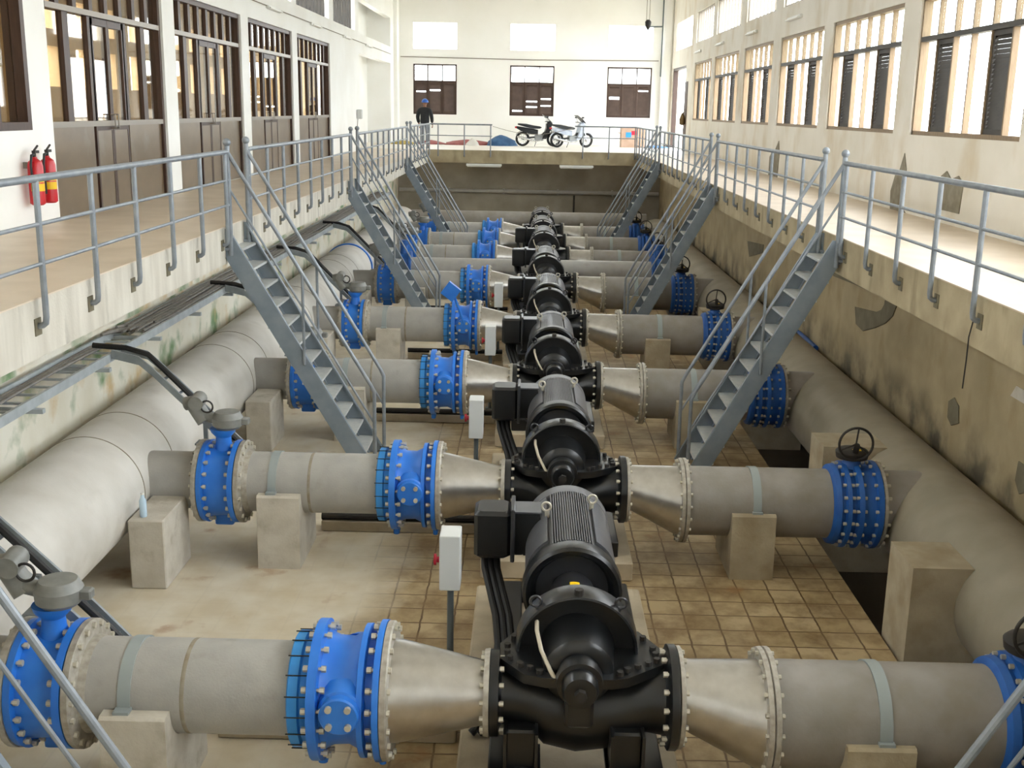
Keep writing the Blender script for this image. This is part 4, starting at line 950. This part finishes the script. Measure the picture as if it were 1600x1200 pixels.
heap('tarpaulin', 'blue sheet lying on the floor in the right back corner', 'tarpaulin', 'cloth_blue', 5.0, 46.6, .55, .5, .12, 8)
t = thing('carton', 'large brown carton with red and blue print by the back wall', 'box', (4.0, 46.7, FT))
part(t, 'carton_body', lambda b: b.box(3.6, 4.55, 46.4, 47.1, FT, FT+.78), 'card')
part(t, 'printed_mark', lambda b: b.box(3.78, 4.0, 46.393, 46.4, FT+.4, FT+.6), 'lightblue', label='pale blue printed patch')
part(t, 'printed_mark', lambda b: b.box(4.0, 4.25, 46.393, 46.4, FT+.5, FT+.66), 'redbutton', label='red printed patch')
part(t, 'flap', lambda b: b.box(3.5, 3.6, 46.45, 47.05, FT+.55, FT+.57), 'card')
t = thing('hanging_bag', 'brown bag hanging on the open door at the right back', 'bag', (5.6, 42.9, 4.05))
part(t, 'bag_body', lambda b: b.lathe((5.58, 43.1, 0), 'z', [(4.02, .03), (4.06, .1), (4.25, .11), (4.4, .06), (4.48, .02)], 14), 'bag')
part(t, 'strap', lambda b: b.tube([(5.6, 43.05, 4.45), (5.66, 43.1, 4.6), (5.6, 43.15, 4.45)], .012, 6), 'bag')
t = thing('wall_box', 'small grey wall box with cable on the left wall corner', 'wall box', (-5.66, 37.9, 4.1))
part(t, 'box_body', lambda b: b.box(-5.75, -5.58, 37.7, 37.95, 4.1, 4.4, .02), 'boxgrey')
part(t, 'cable_tail', lambda b: b.tube([(-5.72, 37.8, 4.1), (-5.73, 37.75, 3.9), (-5.73, 37.85, 3.7), (-5.73, 37.8, 3.5)], .012, 6), 'hose')

# ------------------------------------------------------------------ person
def skinned(name, joints, edges, m, parent, sub=2):
    me = bpy.data.meshes.new(name)
    g = ORG[parent] if parent in ORG else (0, 0, 0)
    me.from_pydata([j[0] for j in joints], edges, [])
    o = bpy.data.objects.new(name, me); COL.objects.link(o); o.parent = parent
    md = o.modifiers.new('skin', 'SKIN'); md.use_smooth_shade = True
    me.materials.append(M[m])
    lay = me.attributes.get('skin_vertex')
    if not me.skin_vertices: 
        pass
    for v, j in zip(me.skin_vertices[0].data, joints):
        v.radius = j[1] if isinstance(j[1], tuple) else (j[1], j[1])
    me.skin_vertices[0].data[0].use_root = True
    sb = o.modifiers.new('sub', 'SUBSURF'); sb.levels = sub; sb.render_levels = sub
    return o
p = thing('person', 'person in blue helmet and dark jacket standing by the far left railing', 'person', (0, 0, 0), (-3.85, 41.3, FT))
rot(p, radians(-15))
J = [((0, 0, .92), (.13, .095)), ((0, .0, 1.08), (.12, .085)), ((0, .0, 1.25), (.145, .1)), ((0, -.01, 1.38), (.12, .085)), ((0, -.0, 1.45), .052), ((0, .015, 1.51), (.062, .066)), ((0, .03, 1.60), (.074, .09)),
     ((-.09, 0, .86), .085), ((-.1, .01, .48), .055), ((-.1, -.02, .1), .038), ((-.1, .1, .04), .034),
     ((.09, 0, .86), .085), ((.1, .03, .48), .055), ((.1, 0, .1), .038), ((.1, .12, .04), .034),
     ((-.19, -.01, 1.36), .05), ((-.265, -.02, 1.1), .04), ((-.25, .08, .86), .028), ((-.245, .1, .79), (.02, .038)),
     ((.19, -.01, 1.36), .05), ((.265, -.02, 1.1), .04), ((.25, .1, .88), .028), ((.24, .13, .81), (.02, .038))]
E_ = [(0, 1), (1, 2), (2, 3), (3, 4), (4, 5), (5, 6), (0, 7), (7, 8), (8, 9), (9, 10), (0, 11), (11, 12), (12, 13), (13, 14), (3, 15), (15, 16), (16, 17), (17, 18), (3, 19), (19, 20), (20, 21), (21, 22)]
body = skinned('body', J, E_, 'skin', p)
jk = [((0, 0, .80), (.19, .15)), ((0, 0, 1.02), (.185, .14)), ((0, 0, 1.25), (.19, .135)), ((0, -.01, 1.38), (.16, .11)), ((0, -.005, 1.45), .075), ((-.2, -.01, 1.35), .085), ((-.27, -.02, 1.1), .075), ((-.25, .07, .88), .06), ((.2, -.01, 1.35), .085), ((.27, -.02, 1.1), .075), ((.25, .09, .90), .06)]
skinned('jacket', jk, [(0, 1), (1, 2), (2, 3), (3, 4), (3, 5), (5, 6), (6, 7), (3, 8), (8, 9), (9, 10)], 'jacket', p)
tr = [((0, 0, .93), (.14, .105)), ((-.09, 0, .84), .1), ((-.1, .01, .48), .078), ((-.1, -.02, .1), .065), ((.09, 0, .84), .1), ((.1, .03, .48), .078), ((.1, 0, .1), .065)]
skinned('trousers', tr, [(0, 1), (1, 2), (2, 3), (0, 4), (4, 5), (5, 6)], 'trouser', p)
ORG[p] = (0, 0, 0)
part(p, 'helmet', lambda b: (b.lathe((0, .025, 0), 'z', [(1.6, .118), (1.62, .122), (1.66, .115), (1.7, .09), (1.73, .05), (1.74, .005)], 24), b.prism([(-.09, .11), (.09, .11), (.07, .18), (-.07, .18)], 'z', 1.6, 1.612)), 'helmet')
part(p, 'nose', lambda b: b.ball((0, .125, 1.56), .016, 8, 1.4), 'skin')
for s in (-1, 1):
    part(p, 'eye', lambda b: b.ball((s*.03, .108, 1.59), .011, 8), 'white')
    part(p, 'ear', lambda b: b.ball((s*.078, .03, 1.57), .022, 8, 1.4), 'skin')
    part(p, 'shoe', lambda b: b.loft([[(s*.1+w*c, y, z) for c, z in ((-1, 0), (1, 0), (1, h*.6), (.5, h), (-.5, h), (-1, h*.6))] for y, w, h in ((-.08, .035, .09), (.0, .045, .1), (.1, .05, .07), (.18, .03, .04))]), 'gearbox')
    hx, hy, hz = (-.243, .11, .76) if s < 0 else (.238, .14, .78)
    for k in range(4): part(p, 'finger', lambda b: b.tube([(hx, hy-.03+.02*k, hz), (hx-s*.004, hy-.028+.02*k, hz-.035), (hx-s*.018, hy-.026+.02*k, hz-.062+.004*abs(k-1))], .0085, 6), 'skin')
    part(p, 'thumb', lambda b: b.tube([(hx, hy+.045, hz+.03), (hx-s*.012, hy+.065, hz), (hx-s*.02, hy+.06, hz-.025)], .0095, 6), 'skin')

# ------------------------------------------------------------------ light
W = bpy.data.worlds.new('overcast'); S.world = W; W.use_nodes = True
nt = W.node_tree
bg = nt.nodes['Background']; bg.inputs[0].default_value = (.90, .955, 1.0, 1); bg.inputs[1].default_value = 12.
for y0, y1 in RB+RBe:
    pass

# ------------------------------------------------------------------ camera
cd = bpy.data.cameras.new('camera'); cam = bpy.data.objects.new('camera', cd); COL.objects.link(cam)
cd.sensor_fit = 'HORIZONTAL'; cd.sensor_width = 36; cd.lens = 1756/1600*36; cd.clip_end = 400
psi, th, rho = .0134264, .2398839, .018
F = Vector((-sin(psi)*cos(th), cos(psi)*cos(th), -sin(th)))
R0 = Vector((cos(psi), sin(psi), 0)); U0 = R0.cross(F)
R = R0*cos(rho)+U0*sin(rho); U = -R0*sin(rho)+U0*cos(rho)
mx = Matrix(((R.x, U.x, -F.x, 0), (R.y, U.y, -F.y, 0), (R.z, U.z, -F.z, 4.5), (0, 0, 0, 1)))
cam.matrix_world = mx
S.camera = cam
S.view_settings.view_transform = 'Standard'; S.view_settings.look = 'None'
S.view_settings.gamma = 1; S.view_settings.use_curve_mapping = False
S.view_settings.exposure = 0.
S.cycles.max_bounces = 10; S.cycles.diffuse_bounces = 6; S.cycles.transparent_max_bounces = 16
S.cycles.use_denoising = True
